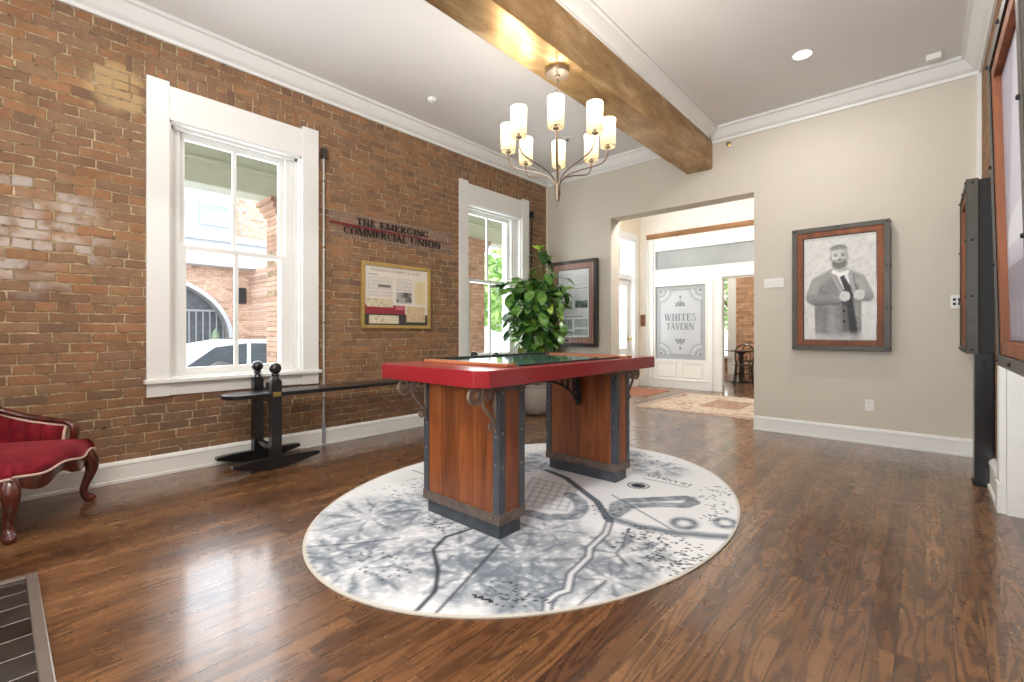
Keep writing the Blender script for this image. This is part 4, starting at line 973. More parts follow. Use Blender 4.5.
# ---- joggling board: long plank cradled by two rocker stands along the brick wall
t = thing('joggling_board', 'long black rocking bench plank on two rocker stands along the brick wall', 'bench', (-4.43, 3.06, 0))
n = 14; yA, yB, xa, xb = 1.27, 4.86, -4.57, -4.285; rr = (xb-xa)/2; xm = (xa+xb)/2
out = [(xm+rr*cos(radians(a)), yA+rr+rr*sin(radians(a))) for a in np.linspace(180, 360, n)]+[(xm+rr*cos(radians(a)), yB-rr+rr*sin(radians(a))) for a in np.linspace(0, 180, n)]
MB().prism(out, 'z', .626, .664).build('plank', M['black'], t, world=True, bevel=.006)
def stand(yc, plate):
    s = MB().box(-4.66, -4.30, yc-.018, yc+.018, .15, .20).box(-4.66, -4.30, yc-.022, yc+.022, .575, .622).build('stretcher', M['black'], t, world=True, bevel=.004)
    for x in (-4.685, -4.27):
        MB().box(x-.042, x+.042, yc-.042, yc+.042, .045, .775).build('post', M['black'], s, world=True, bevel=.004)
        MB().lathe([(.042, .772), (.046, .78), (.03, .798), (.024, .812), (.036, .822), (.03, .834), (.022, .838)]+[(.05*cos(a), .88+.05*sin(a)) for a in np.linspace(-.95, pi/2-.01, 12)], (x, yc, 0), 20)\
            .build('ball_finial', M['black'], s, world=True, smooth=True)
        prof = [(yc-.345, .062), (yc-.23, .03), (yc-.1, .006), (yc, .0005), (yc+.1, .006), (yc+.25, .03), (yc+.39, .062), (yc+.385, .088), (yc+.22, .098), (yc-.2, .098), (yc-.34, .088)]
        MB().prism(prof, 'x', x-.034, x+.034).build('rocker', M['black'], s, world=True, bevel=.004)
    MB().box(-4.60, -4.575, yc+.043, yc+.085, .60, .735).build('keeper_block', M['black'], s, world=True, bevel=.003)
    if plate: MB().box(-4.2285, -4.2265, yc-.034, yc+.034, .635, .675).build('brass_plate', M['brass'], s, world=True, bevel=.0008)
stand(1.645, True); stand(4.45, False)

# ---- Victorian armchair in the corner
t = thing('armchair', 'red velvet armchair with carved mahogany frame against the brick wall', 'armchair', (-4.16, .25, 0), radians(-34.8))
def front_y(x):   # serpentine seat edge
    u = x/.36; return .015+.05*cos(u*pi*.5)**2-.012*cos(u*pi*2)
SH = .355
def outline(k=1., n=40):
    pts = []
    for i in range(n+1): x = -.36+.72*i/n; pts.append((x*k, front_y(x)))
    for i in range(12): a = i/12; pts.append(((.36-.05*a**2)*k, .02-.58*a))
    for i in range(n//2+1): x = .31-.62*i/(n//2); pts.append((x*k, -.56-.05*(1-(x/.31)**2)))
    for i in range(12): a = 1-(i+1)/12; pts.append((-(.36-.05*a**2)*k, .02-.58*a))
    return pts
ol = outline(); cy0 = -.27
def ezz(p): return SH+.010*cos(p[0]/.36*pi*2)*(1 if p[1] > -.02 else .2)
def seat_rings():
    mb = MB(); rings = []
    for s_, dz in ((1.0, 0), (1.012, .018), (.99, .05), (.93, .078), (.8, .098), (.55, .112), (.25, .117)):
        rings.append([(p[0]*s_, cy0+(p[1]-cy0)*s_, (ezz(p)+dz if s_ > .9 else SH+dz)) for p in ol])
    n = len(ol); vs = [q for r in rings for q in r]+[(0, cy0, SH+.118)]
    fs = [(i*n+k, i*n+(k+1) % n, (i+1)*n+(k+1) % n, (i+1)*n+k) for i in range(len(rings)-1) for k in range(n)]
    fs += [((len(rings)-1)*n+k, (len(rings)-1)*n+(k+1) % n, len(vs)-1) for k in range(n)]+[tuple(range(n))[::-1]]
    return mb.add(vs, fs)
seat = seat_rings().build('seat', M['velvet'], t, smooth=True, angle=60)
MB().tube([(p[0]*1.012, cy0+(p[1]-cy0)*1.012, ezz(p)+.003) for p in ol], .0075, 8, closed=True).build('piping', M['piping'], seat, smooth=True)
# apron rail with a shaped lower edge
mb = MB(); n = len(ol)
def low(p):
    u = abs(p[0])/.36
    return ezz(p)-(.072-.016*cos(p[0]/.36*pi*2) if p[1] > -.02 else .06)
for k in range(n):
    a, b = ol[k], ol[(k+1) % n]
    q = lambda p, s_, z: (p[0]*s_, cy0+(p[1]-cy0)*s_, z)
    mb.add([q(a, 1.0, ezz(a)-.002), q(b, 1.0, ezz(b)-.002), q(b, 1.01, (ezz(b)+low(b))/2), q(a, 1.01, (ezz(a)+low(a))/2), q(b, .985, low(b)), q(a, .985, low(a)), q(b, .9, low(b)), q(a, .9, low(a)), q(a, .9, ezz(a)-.002), q(b, .9, ezz(b)-.002)],
           [(0, 1, 2, 3), (3, 2, 4, 5), (5, 4, 6, 7), (7, 6, 9, 8), (8, 9, 1, 0)])
mb.build('seat_rail', M['mahogany'], t, smooth=True, angle=50)
def cabriole(x, y, dx, dy):
    pts = [(0, 0, SH-.012), (.012, .012, .315), (.026, .026, .27), (.024, .024, .21), (.006, .006, .14), (-.004, -.004, .085), (.004, .004, .045), (.018, .018, .02), (.022, .022, .0005)]
    r = [.042, .046, .044, .034, .026, .023, .026, .032, .026]
    P = [Vector(((x+p[0]*dx), (y+p[1]*dy), p[2])) for p in pts]
    # smooth by Catmull-Rom
    Q, Rr = [], []
    for i in range(len(P)-1):
        p0, p1, p2, p3 = P[max(i-1, 0)], P[i], P[i+1], P[min(i+2, len(P)-1)]
        for s_ in range(4):
            u = s_/4; Q.append(.5*((2*p1)+(p2-p0)*u+(2*p0-5*p1+4*p2-p3)*u*u+(3*p1-p0-3*p2+p3)*u**3)); Rr.append(r[i]+(r[i+1]-r[i])*u)
    Q.append(P[-1]); Rr.append(r[-1]); mb = MB().tube(Q, Rr, 14)
    mb.ball((x+.03*dx, y+.03*dy, .022), .022, 10, sq=(1, 1, .95))
    return mb.build('leg', M['mahogany'], t, smooth=True, angle=60)
cabriole(-.325, -.015, -1, 1); cabriole(.325, -.015, 1, 1); cabriole(-.27, -.53, -.6, -1); cabriole(.27, -.53, .6, -1)
def arm_pts(s_, lift=0, ins=0):
    f_ = 0 if s_ > 0 else -.1; P = [(-.30*s_, -.56, .70), (-.335*s_, -.46, .645), (-.345*s_, -.34, .605), (-.342*s_, -.22, .58), (-.335*s_, -.13, .567), (-.328*s_, -.085, .54), (-.325*s_, -.075, .49), (-.33*s_, -.085, .43), (-.33*s_, -.08, .36)]
    return [(p[0]+ins*s_, p[1]+f_*(i > 1), p[2]+lift) for i, p in enumerate(P)]
def smooth_pts(P, k=4):
    P = [Vector(p) for p in P]; Q = []
    for i in range(len(P)-1):
        p0, p1, p2, p3 = P[max(i-1, 0)], P[i], P[i+1], P[min(i+2, len(P)-1)]
        for s_ in range(k):
            u = s_/k; Q.append(.5*((2*p1)+(p2-p0)*u+(2*p0-5*p1+4*p2-p3)*u*u+(3*p1-p0-3*p2+p3)*u**3))
    return Q+[P[-1]]
for s_ in (1, -1):
    a = MB().tube(smooth_pts(arm_pts(s_)), .026, 12, flat=(1.15, .85)).build('arm', M['mahogany'], t, smooth=True, angle=70)
    # channel-tufted inner pad
    def pad(u, v):
        y = -.54+(.42 if s_ > 0 else .32)*u; zt = np.interp(y, [-.56, -.46, -.34, -.22, -.12], [.67, .62, .582, .558, .545]); z = .42+(zt-.42)*v
        bul = .030*abs(sin(u*pi*4.5))**.6*sin(pi*min(max(v, .02), .98))**.4
        x = -(.33-.02*(1-v)) if s_ > 0 else (.33-.02*(1-v)); return (x+s_*bul, y, z)
    mb = MB().grid(pad, 48, 10); mb.build('arm_pad', M['velvet'], a, smooth=True, angle=70)
    MB().tube([pad(u, 1.0) for u in np.linspace(0, 1, 20)]+[pad(1, v) for v in np.linspace(.9, 0, 8)], .008, 8).build('piping', M['piping'], a, smooth=True)
def back(u, v):
    x = -.30+.60*u; z0 = .44; z1 = .96+.06*sin(pi*u); z = z0+(z1-z0)*v
    bul = .035*abs(sin(u*pi*5))**.6*sin(pi*min(max(v, .03), .97))**.4
    return (x*(1-.08*sin(pi*v)), -.57-.10*v-.05*(1-(2*u-1)**2)+bul, z)
b = MB().grid(back, 60, 14); b.grid(lambda u, v: (back(u, v)[0], -.60-.10*v-.05*(1-(2*u-1)**2), back(u, v)[2]), 24, 8)
bk = b.build('backrest', M['velvet'], t, smooth=True, angle=70)
fr = [(-.30, -.575, .36), (-.305, -.60, .6), (-.30, -.65, .85), (-.285, -.69, .965), (-.18, -.71, 1.0), (0, -.73, 1.045), (.18, -.71, 1.0), (.285, -.69, .965), (.30, -.65, .85), (.305, -.60, .6), (.30, -.575, .36)]
MB().tube(smooth_pts(fr), .028, 12).build('back_frame', M['mahogany'], t, smooth=True, angle=70)

# ---- chandelier on the beam
HX, HY = -2.238, 3.06
t = thing('chandelier', 'eight-shade linen chandelier hanging from the bronze ceiling beam', 'chandelier', (HX, HY, BZ))
MB().lathe([(.001, -.0005), (.098, -.0005), (.1, -.006), (.1, -.026), (.096, -.032), (.02, -.036), (.016, -.05), (.001, -.05)], (0, 0, 0), 32).build('canopy', M['nickel'], t, smooth=True)
mb = MB()
for i in range(5):
    z = -.064-.028*i
    mb.tube([((.011*cos(a), 0, z+.02*sin(a)) if i % 2 else (0, .011*cos(a), z+.02*sin(a))) for a in np.linspace(0, 2*pi, 13)[:-1]], .003, 6, closed=True)
mb.build('chain', M['nickel'], t, smooth=True)
MB().lathe([(.001, -.185), (.006, -.19), (.008, -.2), (.008, -.90), (.022, -.91), (.025, -.93), (.025, -1.02), (.019, -1.03), (.019, -1.06), (.009, -1.05), (.007, -1.1), (.003, -1.115), (.001, -1.118)], (0, 0, 0), 16).build('stem', M['nickel'], t, smooth=True)
fa = math.atan2(-HY, -HX)
for k in range(8):
    a = fa-radians(1.5)+k*pi/4; c_, s_ = cos(a), sin(a); r = .405
    P = [(.012, -.95), (.03, -.90), (.08, -.855), (.17, -.82), (.29, -.79), (.36, -.765), (.395, -.72), (.405, -.675), (.405, -.64)]
    arm = MB().tube(smooth_pts([(q[0]*c_, q[0]*s_, q[1]) for q in P]), .0062, 8)
    arm.lathe([(.001, -.65), (.02, -.648), (.022, -.64), (.012, -.632), (.012, -.58), (.001, -.58)], (r*c_, r*s_, 0), 14)
    ao = arm.build('arm', M['nickel'], t, smooth=True)
    sd = MB(); R1 = .0605
    sd.lathe([(R1, -.637), (R1, -.418)], (r*c_, r*s_, 0), 28); sd.f = [f for f in sd.f if len(f) == 4]; sd.m = [0]*len(sd.f)
    sd.tube([(r*c_+R1*cos(b), r*s_+R1*sin(b), -.637) for b in np.linspace(0, 2*pi, 29)[:-1]], .002, 6, closed=True)
    sd.tube([(r*c_+R1*cos(b), r*s_+R1*sin(b), -.418) for b in np.linspace(0, 2*pi, 29)[:-1]], .002, 6, closed=True)
    sd.build('lamp_shade', M['shade'], ao, smooth=True, recalc=False)
    sp = MB()
    for b in range(3):
        q = a+b*2*pi/3; sp.tube([(r*c_, r*s_, -.60), (r*c_+R1*cos(q), r*s_+R1*sin(q), -.634)], .0018, 5)
    sp.build('shade_spider', M['nickel'], ao)
    MB().lathe([(.001, -.58), (.012, -.575), (.02, -.55), (.022, -.525), (.014, -.49), (.004, -.47), (.001, -.468)], (r*c_, r*s_, 0), 12).build('bulb', M['bulb'], ao, smooth=True)
    light('chandelier_bulb', 'POINT', (HX+r*c_, HY+r*s_, BZ-.42), 4.0, (1, .94, .85), shadow_soft_size=.025)

# ---- ceiling fittings
for i, (x, y, lab) in enumerate(((-.865, 5.08, 'recessed round downlight shining in the ceiling near the portrait wall'), (-.865, .2, 'added recessed downlight in the bay between beam and doorway wall, near the front windows'),
                                 (-.865, -.8, 'added unseen recessed downlight closest to the front windows, beyond the beam'))):  # all but the first are added out of view for extra light
    t = thing('downlight', lab, 'ceiling light', (x, y, CZ), group='recessed downlights')
    MB().lathe([(.078, 0), (.095, -.001), (.095, -.006), (.074, -.004), (.078, 0)], (0, 0, 0), 32, cap=False).build('trim_ring', M['white'], t, smooth=True)
    MB().lathe([(.001, -.003), (.076, -.003), (.076, -.0005)], (0, 0, 0), 32).build('lens', M['lamp_white'], t)
    light('downlight_beam', 'AREA', (x, y, CZ-.012), 13 if i == 0 else 32, (1, .96, .9), shape='DISK', size=.16)
for x, y, lab in ((-3.5, 1.2, 'added unseen recessed downlight in the brick wall bay above the armchair'), (-3.5, -.6, 'added unseen recessed downlight above the hearth by the front windows')):  # both downlights added out of view to brighten the room
    t = thing('downlight', lab, 'ceiling light', (x, y, CZ), group='recessed downlights')
    MB().lathe([(.078, 0), (.095, -.001), (.095, -.006), (.074, -.004), (.078, 0)], (0, 0, 0), 32, cap=False).build('trim_ring', M['white'], t, smooth=True)
    MB().lathe([(.001, -.003), (.076, -.003), (.076, -.0005)], (0, 0, 0), 32).build('lens', M['lamp_white'], t)
    light('downlight_beam', 'AREA', (x, y, CZ-.012), 9, (1, .96, .9), shape='DISK', size=.16)
t = thing('smoke_detector', 'small round white detector on the ceiling near the brick wall', 'detector', (-4.13, 3.27, CZ))
MB().lathe([(.055, -.0005), (.055, -.018), (.045, -.034), (.001, -.036)], (0, 0, 0), 24).build('detector_body', M['white'], t, smooth=True)
MB().lathe([(.02, -.036), (.018, -.042), (.001, -.042)], (0, 0, 0), 16).build('sensor_cap', M['white'], t, smooth=True)
t = thing('sprinkler', 'round white sprinkler plate on the ceiling beyond the chandelier', 'sprinkler', (-3.6, 5.15, CZ))
MB().lathe([(.075, -.0005), (.07, -.008), (.03, -.014), (.001, -.014)], (0, 0, 0), 24).build('cover_plate', M['white'], t, smooth=True)
MB().lathe([(.012, -.014), (.012, -.03), (.022, -.034), (.022, -.037), (.001, -.037)], (0, 0, 0), 14).build('sprinkler_head', M['nickel'], t, smooth=True)
t = thing('sprinkler', 'small brass sidewall sprinkler under the crown moulding beside the beam', 'sprinkler', (-1.87, B, 3.60))
MB().lathe([(.03, 0), (.03, -.006), (.014, -.012), (.012, -.035)], (0, -.0002, 0), 16, axis='y').build('escutcheon', M['brass'], t, smooth=True)
MB().lathe([(.011, -.035), (.016, -.05), (.004, -.055)], (0, 0, 0), 10, axis='y').box(-.02, .02, -.062, -.056, .004, .01).build('sprinkler_head', M['nickel'], t)
t = thing('motion_sensor', 'white box sensor on the ceiling above the switch plate corner', 'sensor', (.06, 5.9, CZ))
MB().box(-.055, .055, -.03, .03, -.055, -.0005).build('sensor_housing', M['white'], t, bevel=.006)
MB().box(-.03, .03, -.034, -.03, -.045, -.02).build('sensor_lens', M['wall_white'], t, bevel=.002)

# ---- small wall fittings
t = thing('wall_plaque', 'small blank white label card beside the portrait', 'label', (-1.357, B, 1.735))
MB().box(-.105, .105, -.008, -.0003, 0, .108).build('card', M['white'], t, bevel=.002)
MB().box(-.09, .09, -.0095, -.008, .03, .034).box(-.09, .05, -.0095, -.008, .05, .054).box(-.09, .08, -.0095, -.008, .07, .074).build('printed_lines', paint('pale_print', (206, 204, 198), .6), t)
t = thing('wall_outlet', 'white power outlet low on the beige wall under the portrait', 'outlet', (-.444, B, .355))
MB().box(-.037, .037, -.006, -.0003, 0, .12).build('cover_plate', M['white'], t, bevel=.002)
mb = MB()
for z in (.034, .086): mb.box(-.017, .017, -.009, -.006, z-.014, z+.014)
build_each(mb, 'socket', M['wall_white'], t, bevel=.003)
mb = MB()
for z in (.034, .086): mb.box(-.008, -.005, -.0095, -.009, z-.004, z+.006).box(.005, .008, -.0095, -.009, z-.004, z+.006)
mb.build('socket_slot', M['matte_black'], t)
t = thing('switch_plate', 'white four-button switch plate beside the edge-on display case', 'switch', (.232, B, 1.43))
MB().box(-.046, .046, -.006, -.0003, 0, .132).build('cover_plate', M['white'], t, bevel=.002)
mb = MB()
for x in (-.018, .018):
    for z in (.045, .087): mb.box(x-.011, x+.011, -.010, -.006, z-.012, z+.012)
build_each(mb, 'button', M['matte_black'], t, bevel=.001)
t = thing('switch_plate', 'copper double switch plate in the foyer corner beside the tavern sign', 'switch', (-4.72, FZ, 1.33), -pi/2)
MB().box(.0003, .012, -.0-.06, .06, 0, .26).build('cover_plate', M['copper'], t, bevel=.003)
MB().box(.012, .022, -.03, .03, .16, .22).box(.012, .022, -.03, .03, .04, .10).build('switch_toggle', M['steel_brown'], t, bevel=.002)
def conduit(y, lab, r, mat, box):
    t = thing('conduit_pipe', lab, 'conduit', (L, y, .0))
    MB().tube([(.03, 0, .02), (.03, 0, 3.06)], r, 12).build('pipe', M[mat], t, smooth=True)
    MB().box(.006, .06, -.026, .026, 3.04, 3.15).build('junction_box', M[box], t, bevel=.004)
    mb = MB()
    for z in (.5, 1.3, 2.1, 2.8): mb.box(.0003, .03+r+.003, -.006, .006, z-.01, z+.01)
    build_each(mb, 'pipe_clamp', M[box], t)
    return t
t = conduit(2.325, 'pale conduit pipe running down the brick between large window and wall sign', .011, 'zinc', 'case_steel')
MB().box(.004, .046, -.014, .014, .02, .24).build('conduit_boot', M['rail_grey'], t, bevel=.003)
conduit(5.80, 'dark conduit pipe on the brick behind the leafy plant', .011, 'iron_dark', 'iron_dark')

# ---- potted plant in the corner
PXc, PYc = -4.25, 5.30
t = thing('potted_plant', 'tall leafy green plant in a round stone pot in the back corner', 'plant', (PXc, PYc, 0))
MB().lathe([(.12, .0005), (.17, .02), (.215, .12), (.235, .25), (.225, .36), (.215, .40), (.228, .41), (.228, .43), (.195, .43), (.19, .37), (.001, .37)], (0, 0, 0), 32).build('pot', M['pot'], t, smooth=True, angle=50)
MB().lathe([(.19, .371), (.1, .385), (.001, .39)], (0, 0, 0), 20).build('soil', M['soil'], t, smooth=True)
rp = random.Random(3); mb = MB(); stems = []
for i in range(6):
    a = i*1.05; r0 = .05; top = 1.96+.09*rp.uniform(-1, 1) if i else 2.40
    if i == 0: a = .3
    P = smooth_pts([(r0*cos(a), r0*sin(a), .37), (.10*cos(a), .10*sin(a), .9), (.14*cos(a+.4), .14*sin(a+.4), 1.4), ((.22 if i else .03)*cos(a+.6), (.22 if i else .03)*sin(a+.6), top)], 5)
    stems.append(P); mb.tube(P, [.013-.008*k/len(P) for k in range(len(P))], 7)
mb.build('stem', M['stem'], t, smooth=True)
lv = MB()
def add_leaf(p, az, pitch, ln, wd, mi):
    rad = Vector((cos(az), sin(az), 0)); up = Vector((0, 0, 1)); vs = []; n = 6; c0 = Vector(p)
    roll = rp.uniform(-.45, .45)
    for i in range(n+1):
        u = i/n; pt = pitch-.7*u; d = rad*cos(pt)+up*sin(pt); nm = up*cos(pt)-rad*sin(pt)
        sd = Vector((-sin(az), cos(az), 0)); sd = sd*cos(roll)+nm*sin(roll)
        if i: c0 = c0+d*(ln/n)
        ww = wd*(sin(pi*min(1, u**1.1))**.6)*.5+.002
        for s_ in (-1, 0, 1): vs.append(c0+sd*ww*s_+nm*(.14*ww*abs(s_)))
    fs = [(i*3+k, i*3+k+1, (i+1)*3+k+1, (i+1)*3+k) for i in range(n) for k in (0, 1)]
    lv.add(vs, fs, mi)
def leaf_here(P, w):
    p = P.copy(); az = rp.uniform(0, 2*pi); out = rp.uniform(.02, .30)*w
    q = p+Vector((cos(az)*out, sin(az)*out, rp.uniform(-.06, .06)))
    lv.tube([p, (p+q)/2+Vector((0, 0, .02)), q], .003, 4, mi=0)
    ln = rp.uniform(.15, .25); a2 = az+rp.uniform(-.4, .4)
    if q.x+PXc+cos(a2)*ln < L+.06 or q.x+PXc < L+.1: return
    if q.y+PYc+sin(a2)*ln > B-.14: return
    add_leaf(q, a2, rp.uniform(-1.0, .7), ln, rp.uniform(.095, .15), rp.choices((0, 1, 2), (5, 1.2, 4))[0])
for k, P in enumerate(stems):
    for i in range(105 if k else 34):
        u = rp.uniform(0, 1); z = 1.0+u*(P[-1].z-1.0)
        j = min(range(len(P)), key=lambda m: abs(P[m].z-z)); pp = P[j].copy(); pp.z = z
        wid = 1.0+.35*u if k else .55
        if k == 0: pp.z = 1.6+u*(P[-1].z-1.6); j = min(range(len(P)), key=lambda m: abs(P[m].z-pp.z)); zz = pp.z; pp = P[j].copy(); pp.z = zz
        leaf_here(pp, wid)
for i in range(6): add_leaf(stems[0][-1], i*1.05, .9, .13, .06, 1)
lv.build('foliage', [M['leaf'], M['leaf2'], M['leaf3']], t, smooth=True, angle=80, recalc=False)

# ---- hearth slab at the lower left, foyer rugs
t = thing('hearth', 'dark tiled hearth slab with brushed metal border on the wood floor', 'hearth', (-2.6, -.4, 0))
hx0, hx1, hy0, hy1 = -3.235, -1.75, YF+.03, .137
MB().box(hx0+.03, hx1-.03, hy0, hy1-.03, .0005, .022).build('hearth_tiles', M['tile'], t, world=True)
MB().box(hx0, hx1, hy1-.04, hy1, .0006, .032).box(hx0, hx0+.04, hy0, hy1-.04, .0006, .032).box(hx1-.04, hx1, hy0, hy1-.04, .0006, .032).build('metal_border', M['hearth_metal'], t, world=True, bevel=.005)
def flat_rug(name, x0, x1, y0, y1, mat, lab, edge):
    t = thing(name, lab, 'rug', ((x0+x1)/2, (y0+y1)/2, 0))
    MB().box(x0, x1, y0, y1, .0005, .009).build('pile', M[mat], t, world=True, bevel=.002)
    MB().box(x0+.06, x1-.06, y0+.05, y0+.10, .009, .0098).box(x0+.06, x1-.06, y1-.10, y1-.05, .009, .0098).box(x0+.06, x0+.1, y0+.1, y1-.1, .009, .0098).box(x1-.1, x1-.06, y0+.1, y1-.1, .009, .0098)\
        .box((x0+x1)/2-.3, (x0+x1)/2+.3, (y0+y1)/2-.45, (y0+y1)/2+.45, .009, .0095).build('woven_border', edge, t, world=True)
    mb = MB()
    for i in range(int((x1-x0)/.035)):
        x = x0+.015+.035*i; mb.box(x, x+.015, y0-.03, y0, .001, .004).box(x, x+.015, y1, y1+.03, .001, .004)
    mb.build('fringe', M['piping'], t, world=True)
flat_rug('area_rug', -3.50, -1.35, 6.90, 9.08, 'rug_foyer', 'faded beige patterned rug in the foyer beyond the opening', rugweave('rug_band', [(150, 116, 102), (186, 164, 146), (140, 104, 92), (176, 150, 132)], 14))
flat_rug('door_mat', -4.70, -3.88, 8.02, 9.2, 'rug_mat', 'small reddish mat by the foyer entrance door', rugweave('mat_band', [(110, 56, 48), (140, 84, 70), (168, 122, 100), (120, 70, 58)], 16))
# foyer and dining lamps added for brightness (flush globes above the opening's view)
for x, y, lab, pw in ((-2.4, 7.1, 'added unseen flush globe lamp on the foyer ceiling', 105), (-2.6, 12.2, 'added unseen flush globe lamp on the dining room ceiling', 110)):
    t = thing('added_ceiling_lamp', lab, 'ceiling light', (x, y, CZ))
    MB().lathe([(.16, -.0005), (.16, -.02), (.13, -.03), (.001, -.03)], (0, 0, 0), 24).build('lamp_base', M['brass'], t, smooth=True)
    MB().lathe([(.13, -.03), (.15, -.06), (.13, -.11), (.07, -.14), (.001, -.15)], (0, 0, 0), 24).build('glass_globe', M['lamp_white'], t, smooth=True)
    light('added_globe_fill', 'POINT', (x, y, CZ-.34), pw, (1, .97, .93), shadow_soft_size=.15)

# ---- dining room beyond the tavern partition: tables, bentwood chairs, pendant
def bentwood():
    t = thing('bentwood_chair', '', 'chair', (0, 0, 0))
    MB().lathe([(.001, .445), (.19, .445), (.205, .455), (.205, .47), (.19, .478), (.001, .474)], (0, 0, 0), 24).build('seat', M['black'], t, smooth=True)
    for x, y, s_ in ((-.15, .14, 1), (.15, .14, 1)): MB().tube([(x, y, .46), (x*1.15, y*1.2, .2), (x*1.35, y*1.4, .0005)], .015, 8).build('leg', M['black'], t, smooth=True)
    for s_ in (-1, 1): MB().tube([(s_*.155, -.15, .46), (s_*.17, -.19, .2), (s_*.19, -.25, .0005)], .015, 8).build('leg', M['black'], t, smooth=True)
    MB().tube(smooth_pts([(-.16, -.16, .46), (-.185, -.19, .62), (-.18, -.22, .80), (-.10, -.24, .9), (0, -.245, .925), (.10, -.24, .9), (.18, -.22, .80), (.185, -.19, .62), (.16, -.16, .46)]), .014, 8).build('backrest', M['black'], t, smooth=True)
    MB().tube(smooth_pts([(-.08, -.17, .46), (-.11, -.2, .62), (-.09, -.22, .74), (0, -.235, .79), (.09, -.22, .74), (.11, -.2, .62), (.08, -.17, .46)]), .010, 8).build('back_hoop', M['black'], t, smooth=True)
    MB().tube([(.16*cos(a), .16*sin(a), .27) for a in np.linspace(0, 2*pi, 25)[:-1]], .009, 6, closed=True).build('leg_ring', M['black'], t, smooth=True)
    return t
ch0 = bentwood()
for i, (x, y, rz, lab) in enumerate(((-3.02, 11.15, .35, 'black bentwood chair nearest the tavern doorway, back to the foyer'), (-3.98, 11.75, -1.45, 'black bentwood chair at the window side of the pedestal table'),
                                     (-3.4, 12.75, 2.9, 'black bentwood chair on the far side of the pedestal table'), (-2.62, 12.1, 1.7, 'black bentwood chair away from the window, against the tan brick side'))):
    c_ = ch0 if i == 0 else copy_tree(ch0); c_.location = (x, y, 0); c_.rotation_euler = (0, 0, rz); tag(c_, lab, 'chair', 'bentwood chairs in the tavern room')
t = thing('dining_table', 'small dark pedestal table in the tavern room behind the partition', 'table', (-3.3, 11.95, 0))
MB().lathe([(.001, .735), (.34, .735), (.36, .742), (.36, .758), (.34, .765), (.001, .765)], (0, 0, 0), 32).build('tabletop', M['mahogany'], t, smooth=True)
MB().lathe([(.26, .0005), (.26, .02), (.1, .05), (.05, .09), (.042, .4), (.05, .65), (.14, .72), (.14, .735), (.001, .735)], (0, 0, 0), 24).build('pedestal', M['black'], t, smooth=True)
t = thing('pendant_lamp', 'small brass pendant lamp glowing against the tavern brick wall', 'pendant lamp', (-3.2, 11.9, CZ))
MB().tube([(0, 0, -.001), (0, 0, -.72)], .006, 8).build('cord', M['iron_dark'], t)
MB().lathe([(.012, -.70), (.03, -.72), (.045, -.76), (.15, -.84), (.155, -.85), (.148, -.85), (.04, -.77), (.012, -.72)], (0, 0, 0), 24).build('lamp_shade', M['brass'], t, smooth=True)
MB().ball((0, 0, -.84), .05, 12).build('bulb', glow('amber_bulb', (255, 196, 96), 5), t, smooth=True)

# ================================================================== OUTSIDE
struct(MB().box(-7.65, L-.34, -3, 17, -.2, -.06).build('porch_floor', M['porch_floor']))
struct(MB().box(-60, -7.65, -40, 60, -.6, -.42).build('ground', M['asphalt']))
struct(MB().box(-7.35, -7.0, -3, 17, 3.13, 3.75).box(-7.4, -6.95, -3, 17, 3.42, 3.46).build('porch_beam', M['sage'], bevel=.01))
struct(MB().box(-7.8, L-.34, -3, 17, 3.75, 3.9).build('porch_ceiling', M['sage']))
for i, (a, b, lab) in enumerate(((2.72, 3.22, 'brick porch pillar outside the large window'), (6.45, 6.93, 'brick porch pillar outside the window behind the plant'))):
    t = thing('porch_pillar', lab, 'pillar', (-7.18, (a+b)/2, -.06), group='porch pillars')
    MB().box(-7.38, -6.98, a, b, -.059, 2.9).build('shaft', M['brick_pillar'], t, world=True)
    MB().box(-7.41, -6.95, a-.04, b+.04, 2.9, 2.98).box(-7.44, -6.92, a-.08, b+.08, 2.98, 3.06).box(-7.47, -6.89, a-.12, b+.12, 3.06, 3.13).build('corbelled_cap', M['brick_pillar'], t, world=True)
# brick building across the street, with carriage arch and white upper storey
FX = -18.0
t = thing('street_building', 'brick building across the street with carriage arch and white upper bay', 'building', (FX-3, 8, -.42))
ac, ar, asp = 2.85, 2.55, 1.0     # arch centre y, half width, spring height
poly = [(-8, -.41), (ac-ar, -.41), (ac-ar, asp)]+[(ac-ar*cos(a), asp+2.0*sin(a)) for a in np.linspace(0, pi, 25)][1:-1]+[(ac+ar, asp), (ac+ar, -.41), (8.2, -.41), (8.2, 3.4), (-8, 3.4)]
MB().prism(poly, 'x', FX-.5, FX).build('arcade_wall', M['brick_out'], t, world=True)
rim = [(ac-(ar+.0)*cos(a), asp+2.0*sin(a)) for a in np.linspace(0, pi, 25)]; rim2 = [(ac-(ar+.13)*cos(a), asp+2.12*sin(a)) for a in np.linspace(0, pi, 25)]
MB().prism(rim+rim2[::-1], 'x', FX-.5, FX+.06).build('arch_ring', M['white_ext'], t, world=True)
MB().box(FX-4, FX-.5, ac-3.2, ac+3.2, -.41, 3.4).build('arch_shade', M['dark_int'], t, world=True)  # solid block fills the arch; its dark grey paints the shade inside
MB().box(FX-.5, FX+3.2, 6.1, 6.5, -.41, 3.4).box(FX-.5, FX+.0, 8.2, 14, -.41, 3.4).build('side_wall', M['brick_out'], t, world=True)
MB().box(FX-1, FX+.55, -8, 14, 3.4, 4.35).box(FX-1, FX+.7, -8, 14, 4.2, 4.4).build('cornice_band', M['white_ext'], t, world=True)
MB().box(FX-2, FX, 5.5, 14, 4.4, 9).build('upper_wall', M['brick_out'], t, world=True)
MB().box(FX-2, FX+.25, -8, 5.5, 4.4, 9).build('white_bay', M['white_ext'], t, world=True)
